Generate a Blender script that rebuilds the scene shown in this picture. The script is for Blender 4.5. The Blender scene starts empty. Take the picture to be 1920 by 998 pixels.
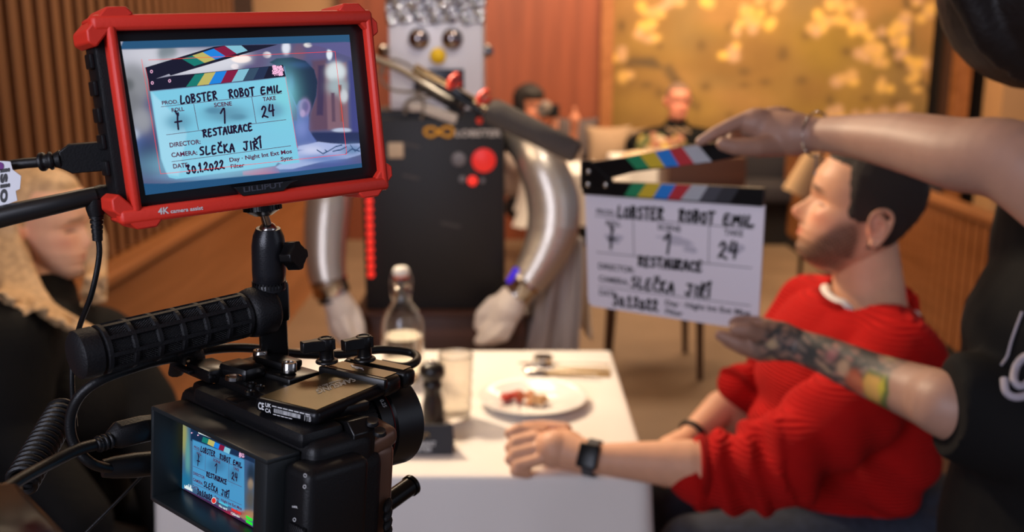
import bpy, bmesh, math, random
import numpy as np
from mathutils import Vector, Matrix, Euler
random.seed(7)
PI = math.pi
# ---------------------------------------------------------------- camera, world, lights
CAM_H, PITCH, FPX = 1.49, math.radians(12.6), 35/36*1920
cd = bpy.data.cameras.new('camera'); cam = bpy.data.objects.new('camera', cd)
bpy.context.scene.collection.objects.link(cam); bpy.context.scene.camera = cam
cam.location = (0, 0, CAM_H); cam.rotation_euler = (PI/2-PITCH, 0, 0)
cd.lens = 35; cd.sensor_width = 36; cd.clip_start = .01
cd.dof.use_dof = True; cd.dof.focus_distance = .665; cd.dof.aperture_fstop = 5.6; cd.dof.aperture_blades = 0
sc = bpy.context.scene
sc.view_settings.view_transform = 'Standard'; sc.view_settings.look = 'None'
sc.view_settings.exposure = 0; sc.view_settings.gamma = 1; sc.view_settings.use_curve_mapping = False
w = bpy.data.worlds.new('world'); sc.world = w; w.use_nodes = True
w.node_tree.nodes['Background'].inputs[0].default_value = (.72, .76, 1, 1)
w.node_tree.nodes['Background'].inputs[1].default_value = .17
def area(name, loc, target, size, power, col, sy=None):
    l = bpy.data.lights.new(name, 'AREA'); l.energy = power; l.color = col; l.size = size
    if sy: l.shape = 'RECTANGLE'; l.size_y = sy
    o = bpy.data.objects.new(name, l); bpy.context.scene.collection.objects.link(o)
    o.location = loc; o.rotation_euler = (Vector(target)-Vector(loc)).to_track_quat('-Z', 'Y').to_euler()
    return o
WARM = (1, .76, .52)
def spot(name, loc, target, power, col, ang, r):
    l = bpy.data.lights.new(name, 'SPOT'); l.energy = power; l.color = col; l.spot_size = math.radians(ang); l.spot_blend = .4; l.shadow_soft_size = r
    o = bpy.data.objects.new(name, l); bpy.context.scene.collection.objects.link(o); o.location = loc
    o.rotation_euler = (Vector(target)-Vector(loc)).to_track_quat('-Z', 'Y').to_euler(); return o
spot('lamp_over_table', (-.8, 2.55, 2.15), (.3, 2.0, 1.0), 150, (1, .78, .54), 66, .12)
area('lamp_over_rig', (-1.0, 1.9, 2.9), (-.2, .7, 1.2), .5, 7, WARM)
area('lamp_rear_room', (.9, 5.8, 2.95), (.9, 6.6, 0), 2.4, 120, WARM, 1.2)
area('lamp_mural', (2.0, 6.6, 2.9), (2.1, 8, 1.5), 2.2, 50, (1, .72, .4), .4)
area('lamp_side', (-.4, 3.6, 2.95), (-.8, 3.7, 0), 1.0, 42, WARM)
area('lamp_wood_wall', (-.3, 6.3, 2.9), (-.2, 7.8, 1.4), 1.2, 27, WARM, .5)
spot('added_spot_robot', (.25, 1.75, 2.95), (-.2, 2.9, 1.35), 60, (1, .88, .74), 34, .1)  # added spot, put in to brighten the robot's head
spot('added_spot_woman', (-.25, 1.6, 2.1), (-.92, 1.75, 1.12), 24, WARM, 44, .12)  # added spot, aimed to lift the blonde woman's face
area('window_daylight', (-1.35, -1.2, 2.0), (.4, 2, 1.1), 1.8, 74, (.80, .83, 1), 1.5)
area('window_daylight_side', (2.4, .2, 1.9), (1.0, 1.6, 1.2), 1.2, 5, (.75, .82, 1), 1.2)

# ---------------------------------------------------------------- helpers
C = sc.collection
WM = {}
I4 = Matrix.Identity(4)
def at(px, py, d):                       # a point of the photograph at distance d along +Y
    x = (px-960)/FPX; v = (499-py)/FPX; c, s = math.cos(PITCH), math.sin(PITCH)
    D = Vector((x, c+s*v, -s+c*v)); return Vector((0, 0, CAM_H)) + D*(d/D.y)
def on_z(px, py, z):
    a = at(px, py, 1)-Vector((0, 0, CAM_H)); return Vector((0, 0, CAM_H)) + a*((z-CAM_H)/a.z)
def euler_frame(o, yaw, pitch, roll):
    R = (Matrix.Rotation(math.radians(yaw), 4, 'Z') @ Matrix.Rotation(math.radians(pitch), 4, 'X') @ Matrix.Rotation(math.radians(roll), 4, 'Y'))
    return Matrix.Translation(o) @ R
def loc_in(F, px, py, axis, val):        # where a pixel's ray meets a plane of frame F, in F's coordinates
    inv = F.inverted(); o = inv @ Vector((0, 0, CAM_H)); d = inv.to_3x3() @ (at(px, py, 1)-Vector((0, 0, CAM_H)))
    return o + d*((val-o[axis])/d[axis])
def srgb(*c):
    c = [x/255 for x in c]; return tuple((x/12.92 if x <= .04045 else ((x+.055)/1.055)**2.4) for x in c)
def frame_z(p, z, xhint=(1, 0, 0)):      # frame at p whose Z axis is z
    z = Vector(z).normalized(); x = Vector(xhint); x = (x - z*x.dot(z))
    if x.length < 1e-4: x = Vector((0, 1, 0)) - z*z.y
    x.normalize(); y = z.cross(x)
    M = Matrix((x, y, z)).transposed().to_4x4(); M.translation = Vector(p); return M
MATS = {}
def mat(name, col, rough=.5, metal=0, emit=None, estr=1, bump=0, bscale=60, attr=None, trans=0, ior=1.45, spec=.5, noise=0, nscale=8, sheen=0, sss=0, coat=0, alpha=1):
    m = bpy.data.materials.new(name); m.use_nodes = True; nt = m.node_tree; b = nt.nodes['Principled BSDF']
    b.inputs['Base Color'].default_value = (*col, 1); b.inputs['Roughness'].default_value = rough; b.inputs['Metallic'].default_value = metal
    b.inputs['Transmission Weight'].default_value = trans; b.inputs['IOR'].default_value = ior; b.inputs['Specular IOR Level'].default_value = spec
    b.inputs['Coat Weight'].default_value = coat; b.inputs['Alpha'].default_value = alpha
    if sheen: b.inputs['Sheen Weight'].default_value = sheen
    if sss: b.inputs['Subsurface Weight'].default_value = sss; b.inputs['Subsurface Radius'].default_value = (.01, .004, .002)
    tc = nt.nodes.new('ShaderNodeTexCoord'); src = None
    if attr:
        a = nt.nodes.new('ShaderNodeAttribute'); a.attribute_name = attr; src = a.outputs['Color']
    if noise:
        n = nt.nodes.new('ShaderNodeTexNoise'); n.inputs['Scale'].default_value = nscale; n.inputs['Detail'].default_value = 5
        nt.links.new(tc.outputs['Object'], n.inputs['Vector'])
        mp = nt.nodes.new('ShaderNodeMapRange'); mp.inputs['From Min'].default_value = .3; mp.inputs['From Max'].default_value = .7
        mp.inputs['To Min'].default_value = 1-noise; mp.inputs['To Max'].default_value = 1+noise; nt.links.new(n.outputs['Fac'], mp.inputs['Value'])
        mx = nt.nodes.new('ShaderNodeVectorMath'); mx.operation = 'SCALE'; nt.links.new(mp.outputs[0], mx.inputs['Scale'])
        if src: nt.links.new(src, mx.inputs[0])
        else: mx.inputs[0].default_value = col
        src = mx.outputs[0]
    if src and not emit: nt.links.new(src, b.inputs['Base Color'])
    if emit:
        b.inputs['Emission Strength'].default_value = estr
        if emit == 'attr': nt.links.new(src, b.inputs['Emission Color'])
        else: b.inputs['Emission Color'].default_value = (*emit, 1)
    if bump:
        n = nt.nodes.new('ShaderNodeTexNoise'); n.inputs['Scale'].default_value = bscale; n.inputs['Detail'].default_value = 3
        nt.links.new(tc.outputs['Object'], n.inputs['Vector'])
        bp = nt.nodes.new('ShaderNodeBump'); bp.inputs['Strength'].default_value = bump; bp.inputs['Distance'].default_value = .01
        nt.links.new(n.outputs['Fac'], bp.inputs['Height']); nt.links.new(bp.outputs[0], b.inputs['Normal'])
    MATS[name] = m; return m
def wood(name, c1, c2, axis='Z', rough=.45, scale=1.5, coat=0):
    m = mat(name, c1, rough, coat=coat); nt = m.node_tree; b = nt.nodes['Principled BSDF']
    tc = nt.nodes.new('ShaderNodeTexCoord'); mp = nt.nodes.new('ShaderNodeMapping')
    s = [14, 14, 14]; s['XYZ'.index(axis)] = .9; mp.inputs['Scale'].default_value = s
    n = nt.nodes.new('ShaderNodeTexNoise'); n.inputs['Scale'].default_value = scale; n.inputs['Detail'].default_value = 8; n.inputs['Distortion'].default_value = .6
    r = nt.nodes.new('ShaderNodeValToRGB'); r.color_ramp.elements[0].position = .35; r.color_ramp.elements[1].position = .65
    r.color_ramp.elements[0].color = (*c1, 1); r.color_ramp.elements[1].color = (*c2, 1)
    nt.links.new(tc.outputs['Object'], mp.inputs[0]); nt.links.new(mp.outputs[0], n.inputs['Vector']); nt.links.new(n.outputs['Fac'], r.inputs[0]); nt.links.new(r.outputs[0], b.inputs['Base Color'])
    return m
def wave_bump(m, scale, strength, direction='Z', dist=.004, grid=False, profile='SIN'):
    nt = m.node_tree; b = nt.nodes['Principled BSDF']; tc = nt.nodes.new('ShaderNodeTexCoord')
    wv = nt.nodes.new('ShaderNodeTexWave'); wv.bands_direction = direction; wv.inputs['Scale'].default_value = scale; wv.inputs['Distortion'].default_value = .4; wv.wave_profile = profile
    wv.inputs['Detail Scale'].default_value = 3
    nt.links.new(tc.outputs['Object'], wv.inputs['Vector']); h = wv.outputs['Fac']
    bp = nt.nodes.new('ShaderNodeBump'); bp.inputs['Strength'].default_value = strength; bp.inputs['Distance'].default_value = dist
    nt.links.new(h, bp.inputs['Height']); nt.links.new(bp.outputs[0], b.inputs['Normal'])
def tag(o, label=None, cat=None, group=None, kind=None):
    if label: o['label'] = label
    if cat: o['category'] = cat
    if group: o['group'] = group
    if kind: o['kind'] = kind
    return o
def thing(name, label, cat, F=None, group=None):
    F = F if F is not None else I4
    if not isinstance(F, Matrix): F = Matrix.Translation(Vector(F))
    o = bpy.data.objects.new(name, None); o.empty_display_size = .05; C.objects.link(o)
    o.matrix_world = F; WM[o.name] = F.copy(); return tag(o, label, cat, group)
class MB:                                # collects shapes in world space (through frame F) and links them as one mesh object
    def __init__(s, F=None): s.bm = bmesh.new(); s.F = F if F is not None else I4; s.mi = 0
    def _fin(s, vs, M=None):
        M = s.F @ M if M is not None else s.F
        for v in vs: v.co = M @ v.co
        fs = {f for v in vs for f in v.link_faces}
        for f in fs: f.material_index = s.mi
        return s
    def box(s, c, size, rot=None, bevel=0, seg=2):
        r = bmesh.ops.create_cube(s.bm, size=1); vs = r['verts']
        for v in vs: v.co = Vector((v.co.x*size[0], v.co.y*size[1], v.co.z*size[2]))
        if bevel:
            es = list({e for v in vs for e in v.link_edges})
            rr = bmesh.ops.bevel(s.bm, geom=es, offset=bevel, segments=seg, affect='EDGES', profile=.5)
            vs = list({v for f in rr['faces'] for v in f.verts} | {v for v in vs if v.is_valid})
        M = Matrix.Translation(Vector(c))
        if rot is not None: M = M @ (rot if isinstance(rot, Matrix) else Euler([math.radians(a) for a in rot]).to_matrix().to_4x4())
        return s._fin(vs, M)
    def cone(s, p0, p1, r0, r1=None, n=24, caps=True):
        p0, p1 = Vector(p0), Vector(p1); r1 = r0 if r1 is None else r1; L = (p1-p0).length
        r = bmesh.ops.create_cone(s.bm, cap_ends=caps, segments=n, radius1=r0, radius2=max(r1, 1e-5), depth=L)
        return s._fin(r['verts'], frame_z((p0+p1)/2, p1-p0))
    def sph(s, c, r, n=20, rot=None):
        rr = bmesh.ops.create_uvsphere(s.bm, u_segments=n, v_segments=max(8, n//2), radius=1)
        if not hasattr(r, '__len__'): r = (r, r, r)
        for v in rr['verts']: v.co = Vector((v.co.x*r[0], v.co.y*r[1], v.co.z*r[2]))
        M = Matrix.Translation(Vector(c))
        if rot is not None: M = M @ (rot.to_4x4() if isinstance(rot, Matrix) else Euler([math.radians(a) for a in rot]).to_matrix().to_4x4())
        return s._fin(rr['verts'], M)
    def lathe(s, prof, c=(0, 0, 0), axis=(0, 0, 1), n=32, M=None):
        M = M if M is not None else frame_z(c, axis); rings = []
        for r, z in prof:
            if r < 1e-6: rings.append([s.bm.verts.new((0, 0, z))])
            else: rings.append([s.bm.verts.new((r*math.cos(2*PI*k/n), r*math.sin(2*PI*k/n), z)) for k in range(n)])
        for a, b in zip(rings, rings[1:]):
            for k in range(n):
                q = [a[k % len(a)], a[(k+1) % len(a)], b[(k+1) % len(b)], b[k % len(b)]]
                q = list(dict.fromkeys(q))
                if len(q) > 2: s.bm.faces.new(q)
        return s._fin([v for r in rings for v in r], M)
    def tube(s, pts, r, n=12, smooth=0, closed=False, flat=1):
        pts = [Vector(p) for p in pts]; rs = list(r) if hasattr(r, '__len__') else [r]*len(pts)
        if smooth: pts, rs = spline(pts, rs, smooth, closed)
        N = len(pts); up = None; rings = []
        for i, p in enumerate(pts):
            if closed: t = pts[(i+1) % N]-pts[i-1]
            else: t = pts[min(i+1, N-1)]-pts[max(i-1, 0)]
            t.normalize()
            if up is None:
                up = Vector((0, 0, 1)) if abs(t.z) < .9 else Vector((1, 0, 0))
            x = up - t*up.dot(t); x.normalize(); up = x; y = t.cross(x)
            rings.append([s.bm.verts.new(p + (x*math.cos(2*PI*k/n)*flat + y*math.sin(2*PI*k/n))*rs[i]) for k in range(n)])
        R = range(N) if closed else range(N-1)
        for i in R:
            a, b = rings[i], rings[(i+1) % N]
            for k in range(n): s.bm.faces.new([a[k], a[(k+1) % n], b[(k+1) % n], b[k]])
        if not closed:
            s.bm.faces.new(rings[0][::-1]); s.bm.faces.new(rings[-1])
        return s._fin([v for r_ in rings for v in r_])
    def prism(s, poly, z0, z1, M=None):  # polygon in x,y extruded z0..z1
        a = [s.bm.verts.new((x, y, z0)) for x, y in poly]; b = [s.bm.verts.new((x, y, z1)) for x, y in poly]; n = len(poly)
        s.bm.faces.new(a[::-1]); s.bm.faces.new(b)
        for k in range(n): s.bm.faces.new([a[k], a[(k+1) % n], b[(k+1) % n], b[k]])
        return s._fin(a+b, M)
    def poly(s, pts):
        vs = [s.bm.verts.new(Vector(p)) for p in pts]
        try: s.bm.faces.new(vs)
        except ValueError: pass
        return s._fin(vs)
    def grid(s, fn, nu, nv, closed_u=False):
        g = [[s.bm.verts.new(Vector(fn(i/(nu if closed_u else nu-1), j/(nv-1)))) for i in range(nu)] for j in range(nv)]
        for j in range(nv-1):
            for i in range(nu if closed_u else nu-1):
                s.bm.faces.new([g[j][i], g[j][(i+1) % nu], g[j+1][(i+1) % nu], g[j+1][i]])
        s.last = g
        return s._fin([v for r in g for v in r])
    def text(s, string, fn):             # flat lettering; fn(u, v): u runs 0..1 over the line, v in cap heights
        V, Fc = glyphs(string); vs = [s.bm.verts.new(Vector(fn(x, y))) for x, y in V]
        for f in Fc:
            try: s.bm.faces.new([vs[i] for i in f])
            except ValueError: pass
        return s._fin(vs)
    def mesh(s, me, M=None):
        n0 = len(s.bm.verts); s.bm.from_mesh(me); s.bm.verts.ensure_lookup_table()
        return s._fin([s.bm.verts[i] for i in range(n0, len(s.bm.verts))], M)
    def build(s, name, mats, parent=None, smooth=40, bevel=0, fix=True, keep=None):
        bm = s.bm
        if fix: bmesh.ops.recalc_face_normals(bm, faces=bm.faces)
        me = bpy.data.meshes.new(name); W = WM[parent.name] if parent else (keep if keep is not None else I4)
        bm.transform(W.inverted()); bm.to_mesh(me); bm.free()
        for m in (mats if isinstance(mats, (list, tuple)) else [mats]): me.materials.append(m)
        if smooth:
            for p in me.polygons: p.use_smooth = True
            me.set_sharp_from_angle(angle=math.radians(smooth))
        o = bpy.data.objects.new(name, me); C.objects.link(o)
        if parent: o.parent = parent; WM[o.name] = W.copy()
        else: o.matrix_world = W; WM[o.name] = W.copy()
        if bevel:
            b = o.modifiers.new('edge', 'BEVEL'); b.width = bevel; b.segments = 2; b.limit_method = 'ANGLE'; b.angle_limit = math.radians(40)
        return o
def spline(pts, rs, sub, closed=False):
    out, ro = [], []; N = len(pts)
    for i in range(N if closed else N-1):
        if closed: p = [pts[(i-1) % N], pts[i], pts[(i+1) % N], pts[(i+2) % N]]
        else: p = [pts[max(i-1, 0)], pts[i], pts[i+1], pts[min(i+2, N-1)]]
        for k in range(sub):
            t = k/sub; out.append(.5*((2*p[1]) + (p[2]-p[0])*t + (2*p[0]-5*p[1]+4*p[2]-p[3])*t*t + (3*p[1]-p[0]-3*p[2]+p[3])*t**3))
            ro.append(rs[i]*(1-t) + rs[(i+1) % N]*t)
    if not closed: out.append(pts[-1]); ro.append(rs[-1])
    return out, ro
_G = {}
def glyphs(string, bold=.026):
    if string in _G: return _G[string]
    cu = bpy.data.curves.new('t', 'FONT'); cu.body = string; cu.offset = bold; cu.resolution_u = 4
    o = bpy.data.objects.new('t', cu); C.objects.link(o); dg = bpy.context.evaluated_depsgraph_get()
    me = bpy.data.meshes.new_from_object(o.evaluated_get(dg)); V = [(v.co.x, v.co.y) for v in me.vertices]; Fc = [tuple(p.vertices) for p in me.polygons]
    bpy.data.objects.remove(o); bpy.data.curves.remove(cu); bpy.data.meshes.remove(me)
    x0 = min(v[0] for v in V); x1 = max(v[0] for v in V); cap = .73
    V = [((x-x0)/(x1-x0), y/cap) for x, y in V]; _G[string] = (V, Fc); return V, Fc
# ---- hand lettering: strokes in a unit box
_o = lambda cx, cy, rx, ry, a0=0, a1=360, n=12: [(cx+rx*math.cos(math.radians(a0+(a1-a0)*k/n)), cy+ry*math.sin(math.radians(a0+(a1-a0)*k/n))) for k in range(n+1)]
HAND = {
 'L': [[(.25, 1), (.05, .02), (.8, .1)]], 'O': [_o(.45, .45, .38, .45, 60, 430)], 'B': [[(.2, 1), (.1, 0)], [(.05, .95), (.6, .98), (.72, .75), (.3, .52), (.75, .4), (.65, .08), (.05, .02)]],
 'S': [[(.85, .95), (.4, .95), (.2, .72), (.7, .42), (.6, .08), (.05, .05)]], 'T': [[(.0, .95), (.95, 1)], [(.5, 1), (.4, 0)]],
 'E': [[(.8, 1), (.25, .95), (.1, .02), (.75, .08)], [(.2, .52), (.65, .56)]], 'R': [[(.25, .95), (.1, 0)], [(0, .9), (.6, 1), (.75, .72), (.25, .48), (.8, 0)]],
 'M': [[(0, 0), (.2, .95), (.45, .4), (.8, .98), (.85, .02)]], 'I': [[(.5, 1), (.35, 0)]], 'U': [[(.1, 1), (.1, .25), (.35, .02), (.7, .2), (.85, 1)], [(.8, .6), (.85, 0)]],
 'A': [[(0, 0), (.55, 1), (.8, 0)], [(.1, .4), (.8, .42)]], 'C': [[(.9, .85), (.55, .98), (.15, .6), (.2, .15), (.85, .08)]], 'K': [[(.2, 1), (.1, 0)], [(.8, 1), (.2, .5), (.85, 0)]],
 'J': [[(.2, 1), (.85, 1)], [(.65, 1), (.5, .1), (.2, 0), (.02, .25)]], '7': [[(.3, 1.3), (.35, 1.1), (.5, .9), (.55, 1.1)], [(.45, .9), (.35, .45), (.3, -.15)], [(.05, .42), (.8, .45)]],
 '1': [[(.1, .7), (.75, 1), (.5, 0)]], '2': [[(.15, .75), (.5, 1), (.75, .75), (.1, .1), (.25, .2), (.9, .02)]], '4': [[(.35, 1), (.1, .45), (.85, .5)], [(.75, .95), (.6, 0)]],
 '3': [[(.1, .95), (.7, .95), (.35, .55), (.7, .3), (.4, 0), (0, .1)]], '0': [_o(.45, .4, .33, .4)], '.': [[(.3, .0), (.38, .06)]], ' ': [],
}
HAND['Č'] = HAND['C']+[[(.35, 1.35), (.6, 1.1), (.9, 1.4)]]; HAND['Ř'] = HAND['R']+[[(.45, 1.35), (.65, 1.12), (1.3, 1.45)]]; HAND['Í'] = HAND['I']+[[(.55, 1.15), (.8, 1.45)]]
def hand_lettering(mb, string, fn, w=.085, aspect=1.0):
    """fn(u, v): u 0..1 along the line, v 0..1 cap heights; w stroke half width in cap heights, aspect = line length / cap height"""
    rnd = random.Random(string); wd = [.45 if ch in '.I1Í' else (.7 if ch == ' ' else 1) for ch in string]; tot = sum(wd); x = 0
    for ch, k in zip(string, wd):
        dy = rnd.uniform(-.05, .05)
        for st in HAND[ch]:
            P = [((x+(px*.86+.05)*(k if ch != ' ' else 1))/tot, py+dy) for px, py in st]
            if len(P) > 2 and len(P) < 9:
                P2, _ = spline([Vector((a, b, 0)) for a, b in P], [0]*len(P), 4); P = [(q.x, q.y) for q in P2]
            Q = [Vector((a*aspect, b)) for a, b in P]
            for a, b in zip(Q, Q[1:]):
                d = b-a
                if d.length < 1e-6: continue
                n = Vector((-d.y, d.x)).normalized()*w
                mb.poly([fn(v.x/aspect, v.y) for v in (a-n, b-n, b+n, a+n)])
            for q in (Q if len(Q) < 30 else Q[::2]):
                mb.poly([fn((q.x+w*math.cos(k2*PI/3))/aspect, q.y+w*math.sin(k2*PI/3)) for k2 in range(6)])
        x += k
# ---- organic bodies: overlapping tapered capsules and ellipsoids fused into one skin
def cap(mb, pts, rs, n=20, flat=1, hint=None):   # chain of tapered capsules
    for i in range(len(pts)-1):
        mb.cone(pts[i], pts[i+1], rs[i], rs[i+1], n)
    for p, r in zip(pts, rs): mb.sph(p, r, n)
def flatcap(mb, pts, rs, thin, nrm, n=16):       # chain of flattened sections (rs wide, thin*rs thick along nrm)
    pts = [Vector(p) for p in pts]; P, R = spline(pts, rs, 5)
    for i in range(len(P)):
        t = (P[min(i+1, len(P)-1)]-P[max(i-1, 0)]).normalized(); F = frame_z(P[i], Vector(nrm)-t*t.dot(Vector(nrm)), t)
        mb.sph((0, 0, 0), (R[i], R[i], R[i]*thin), n, None) if False else _ell(mb, F, (max(R[i]*.6, (P[1]-P[0]).length*1.2), R[i], R[i]*thin), n)
def _ell(mb, F, r, n=16):
    rr = bmesh.ops.create_uvsphere(mb.bm, u_segments=n, v_segments=max(8, n//2), radius=1)
    for v in rr['verts']: v.co = Vector((v.co.x*r[0], v.co.y*r[1], v.co.z*r[2]))
    mb._fin(rr['verts'], F)
def fuse(mb, voxel, smooth=4, sfac=.5):
    me = bpy.data.meshes.new('f'); bmesh.ops.recalc_face_normals(mb.bm, faces=mb.bm.faces); mb.bm.to_mesh(me); mb.bm.free(); o = bpy.data.objects.new('f', me); C.objects.link(o)
    r = o.modifiers.new('r', 'REMESH'); r.mode = 'VOXEL'; r.voxel_size = voxel; r.use_smooth_shade = True
    if smooth: s_ = o.modifiers.new('s', 'SMOOTH'); s_.iterations = smooth; s_.factor = sfac
    dg = bpy.context.evaluated_depsgraph_get(); m2 = bpy.data.meshes.new_from_object(o.evaluated_get(dg))
    bpy.data.objects.remove(o); bpy.data.meshes.remove(me); return m2
def verts_np(me):
    a = np.empty(len(me.vertices)*3); me.vertices.foreach_get('co', a); return a.reshape(-1, 3)
def set_col(me, col):
    n = len(me.vertices); at_ = me.color_attributes.new('Col', 'FLOAT_COLOR', 'POINT'); a = np.ones((n, 4)); a[:, :3] = col; at_.data.foreach_set('color', a.ravel())
def link_mesh(name, me, mats, parent, smooth=True):      # mesh in world coordinates
    W = WM[parent.name] if parent else I4
    me.transform(W.inverted()); me.materials.clear()
    for m in (mats if isinstance(mats, (list, tuple)) else [mats]): me.materials.append(m)
    for p in me.polygons: p.use_smooth = True
    me.name = name; o = bpy.data.objects.new(name, me); C.objects.link(o)
    if parent: o.parent = parent
    else: o.matrix_world = W
    WM[o.name] = W.copy(); return o
def displace(me, fn):
    V = verts_np(me); n = np.empty(len(me.vertices)*3); me.vertices.foreach_get('normal', n); n = n.reshape(-1, 3)
    V = V + n*fn(V)[:, None]; me.vertices.foreach_set('co', V.ravel()); me.update()
def copy_tree(o, F, label=None):
    c = o.copy(); C.objects.link(c); c.matrix_world = F; WM[c.name] = F.copy()
    if label: c['label'] = label
    for ch in list(o.children):
        d = ch.copy(); C.objects.link(d); d.parent = c; d.matrix_parent_inverse = ch.matrix_parent_inverse.copy()
        for g in list(ch.children):
            e = g.copy(); C.objects.link(e); e.parent = d
    return c
# ---- soft picture painter (for screens and the mural), in numpy
def paint(X, Y, ops, base):
    col = np.ones(X.shape+(3,))*np.array(base)
    for op in ops:
        c = np.array(srgb(*op[-1]))
        if op[0] == 'b':
            _, cx, cy, rx, ry, k, _c = op; d = np.sqrt(((X-cx)/rx)**2+((Y-cy)/ry)**2); a = 1/(1+np.exp((d-1)*k))
        else:
            _, pts, soft, _c = op; ins = np.zeros(X.shape, bool); dist = np.full(X.shape, 1e9)
            for (x0, y0), (x1, y1) in zip(pts, pts[1:]+pts[:1]):
                cond = ((y0 > Y) != (y1 > Y)) & (X < (x1-x0)*(Y-y0)/((y1-y0) if y1 != y0 else 1e-9)+x0); ins ^= cond
                L = (x1-x0)**2+(y1-y0)**2; t = np.clip(((X-x0)*(x1-x0)+(Y-y0)*(y1-y0))/L, 0, 1); dist = np.minimum(dist, np.hypot(X-x0-t*(x1-x0), Y-y0-t*(y1-y0)))
            sd = np.where(ins, dist, -dist); a = np.clip(sd/soft+.5, 0, 1)
        col = col*(1-a[..., None])+c*a[..., None]
    return col
def picture(mb, fn, xr, yr, nx, ny, ops, base):  # grid in picture coordinates with per-vertex colour; returns colours in vertex order
    xs = np.linspace(*xr, nx); ys = np.linspace(*yr, ny); X, Y = np.meshgrid(xs, ys); col = paint(X, Y, ops, base)
    off = len(mb.bm.verts); mb.grid(lambda u, v: fn(xr[0]+(xr[1]-xr[0])*u, yr[0]+(yr[1]-yr[0])*v), nx, ny)
    return col.reshape(-1, 3)
# ---------------------------------------------------------------- materials
M_blk = mat('black plastic', srgb(15, 15, 17), .42, spec=.35, bump=.08, bscale=900)
M_blkm = mat('black anodised metal', srgb(15, 14, 15), .3, .2)
M_blkr = mat('black rubber', srgb(15, 15, 18), .55, spec=.35, bump=.15, bscale=700)
M_chrome = mat('chrome', srgb(190, 185, 180), .18, 1)
M_red = mat('red silicone', srgb(208, 46, 30), .5, bump=.04, bscale=500)
M_skin = mat('skin', (1, 1, 1), .5, attr='Col', sss=.12, noise=.05, nscale=40)
M_white = mat('white paint', srgb(225, 220, 215), .6)
M_wht = mat('white print', srgb(205, 205, 205), .6)
M_ink = mat('marker ink', srgb(18, 16, 20), .5)
M_print = mat('printed ink', srgb(45, 40, 50), .6)
M_steel = mat('polished steel', srgb(205, 200, 195), .14, 1)
# ================================================================ the room
M_floor = mat('floor boards', srgb(128, 104, 82), .5, noise=.12, nscale=3)
M_slat = wood('slat wood', srgb(112, 72, 42), srgb(132, 88, 54), 'Z', .5)
M_slatback = mat('dark felt', srgb(46, 24, 14), .9)
M_panel = wood('orange veneer', srgb(140, 86, 46), srgb(160, 102, 60), 'Y', .38, 1.2)
M_redwood = wood('red brown veneer', srgb(120, 62, 40), srgb(140, 74, 48), 'Z', .4, 1)
M_amber = mat('pale amber panel', srgb(190, 146, 104), .6)
M_dark = mat('dark recess', srgb(34, 24, 20), .8)
def struct(o): o['kind'] = 'structure'; return o
struct(MB().box((.8, 4.5, -.02), (8.4, 11.4, .04)).build('floor', M_floor))
struct(MB().box((.8, 4.5, 3.12), (8.4, 11.4, .04)).build('ceiling', mat('ceiling paint', srgb(190, 165, 140), .8)))
# left wall: felt backing with vertical slats above the bench panel
m = MB(); m.mi = 1; m.box((-1.39, 2.4, 1.55), (.06, 6.0, 3.1)); m.mi = 0
y = -.5
while y < 4.75:
    m.box((-1.325, y, 1.97), (.07, .046, 2.3)); y += .083
struct(m.build('wall_left', [M_slat, M_slatback], smooth=0))
m = MB(); m.box((-1.27, 3.1, .38), (.1, 5.6, .76)); m.box((-1.285, 3.1, .79), (.16, 5.6, .035), bevel=.006)
struct(m.build('trim_1', M_panel))
struct(MB().box((-1.75, 5.35, 1.55), (.7, .06, 3.1)).build('wall_alcove', M_amber, smooth=0))
# right partition of slatted wood with a dark plinth
m = MB(); m.box((2.12, 4.4, .40), (.06, 6.4, .64)); y = 1.3
while y < 7.5:
    m.box((2.085, y, .40), (.025, .06, .62)); y += .083
m.box((2.11, 4.4, .735), (.1, 6.4, .04), bevel=.008); m.mi = 1; m.box((2.11, 4.4, .04), (.07, 6.4, .08))
struct(m.build('trim_2', [M_panel, M_dark], smooth=0))
# back wall: dark shell, red wood panels, pilaster, columns
struct(MB().box((.8, 8.16, 1.55), (8.4, .1, 3.1)).build('wall_back', M_dark, smooth=0))
def slab(x0, x1, y, name, m_, t=.08):
    return struct(MB().box(((x0+x1)/2, y+t/2, 1.55), (x1-x0, t, 3.1)).build(name, m_, smooth=0))
X = lambda px, Y: at(px, 100, Y).x
slab(X(640, 7.6), X(1127, 7.6), 7.6, 'trim_3', M_redwood, .4)
slab(X(1127, 7.55), X(1150, 7.55), 7.55, 'trim_4', M_panel, .5)
slab(X(420, 7.7), X(640, 7.7), 7.7, 'trim_5', M_amber)
slab(X(1775, 8.0), X(1795, 8.0), 8.0, 'trim_6', mat('brown column', srgb(70, 44, 30), .6))
slab(X(1798, 7.9), X(1826, 7.9), 7.9, 'trim_7', M_panel, .15)
slab(X(1888, 7.6), X(2000, 7.6), 7.6, 'trim_8', M_amber, .3)
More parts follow.
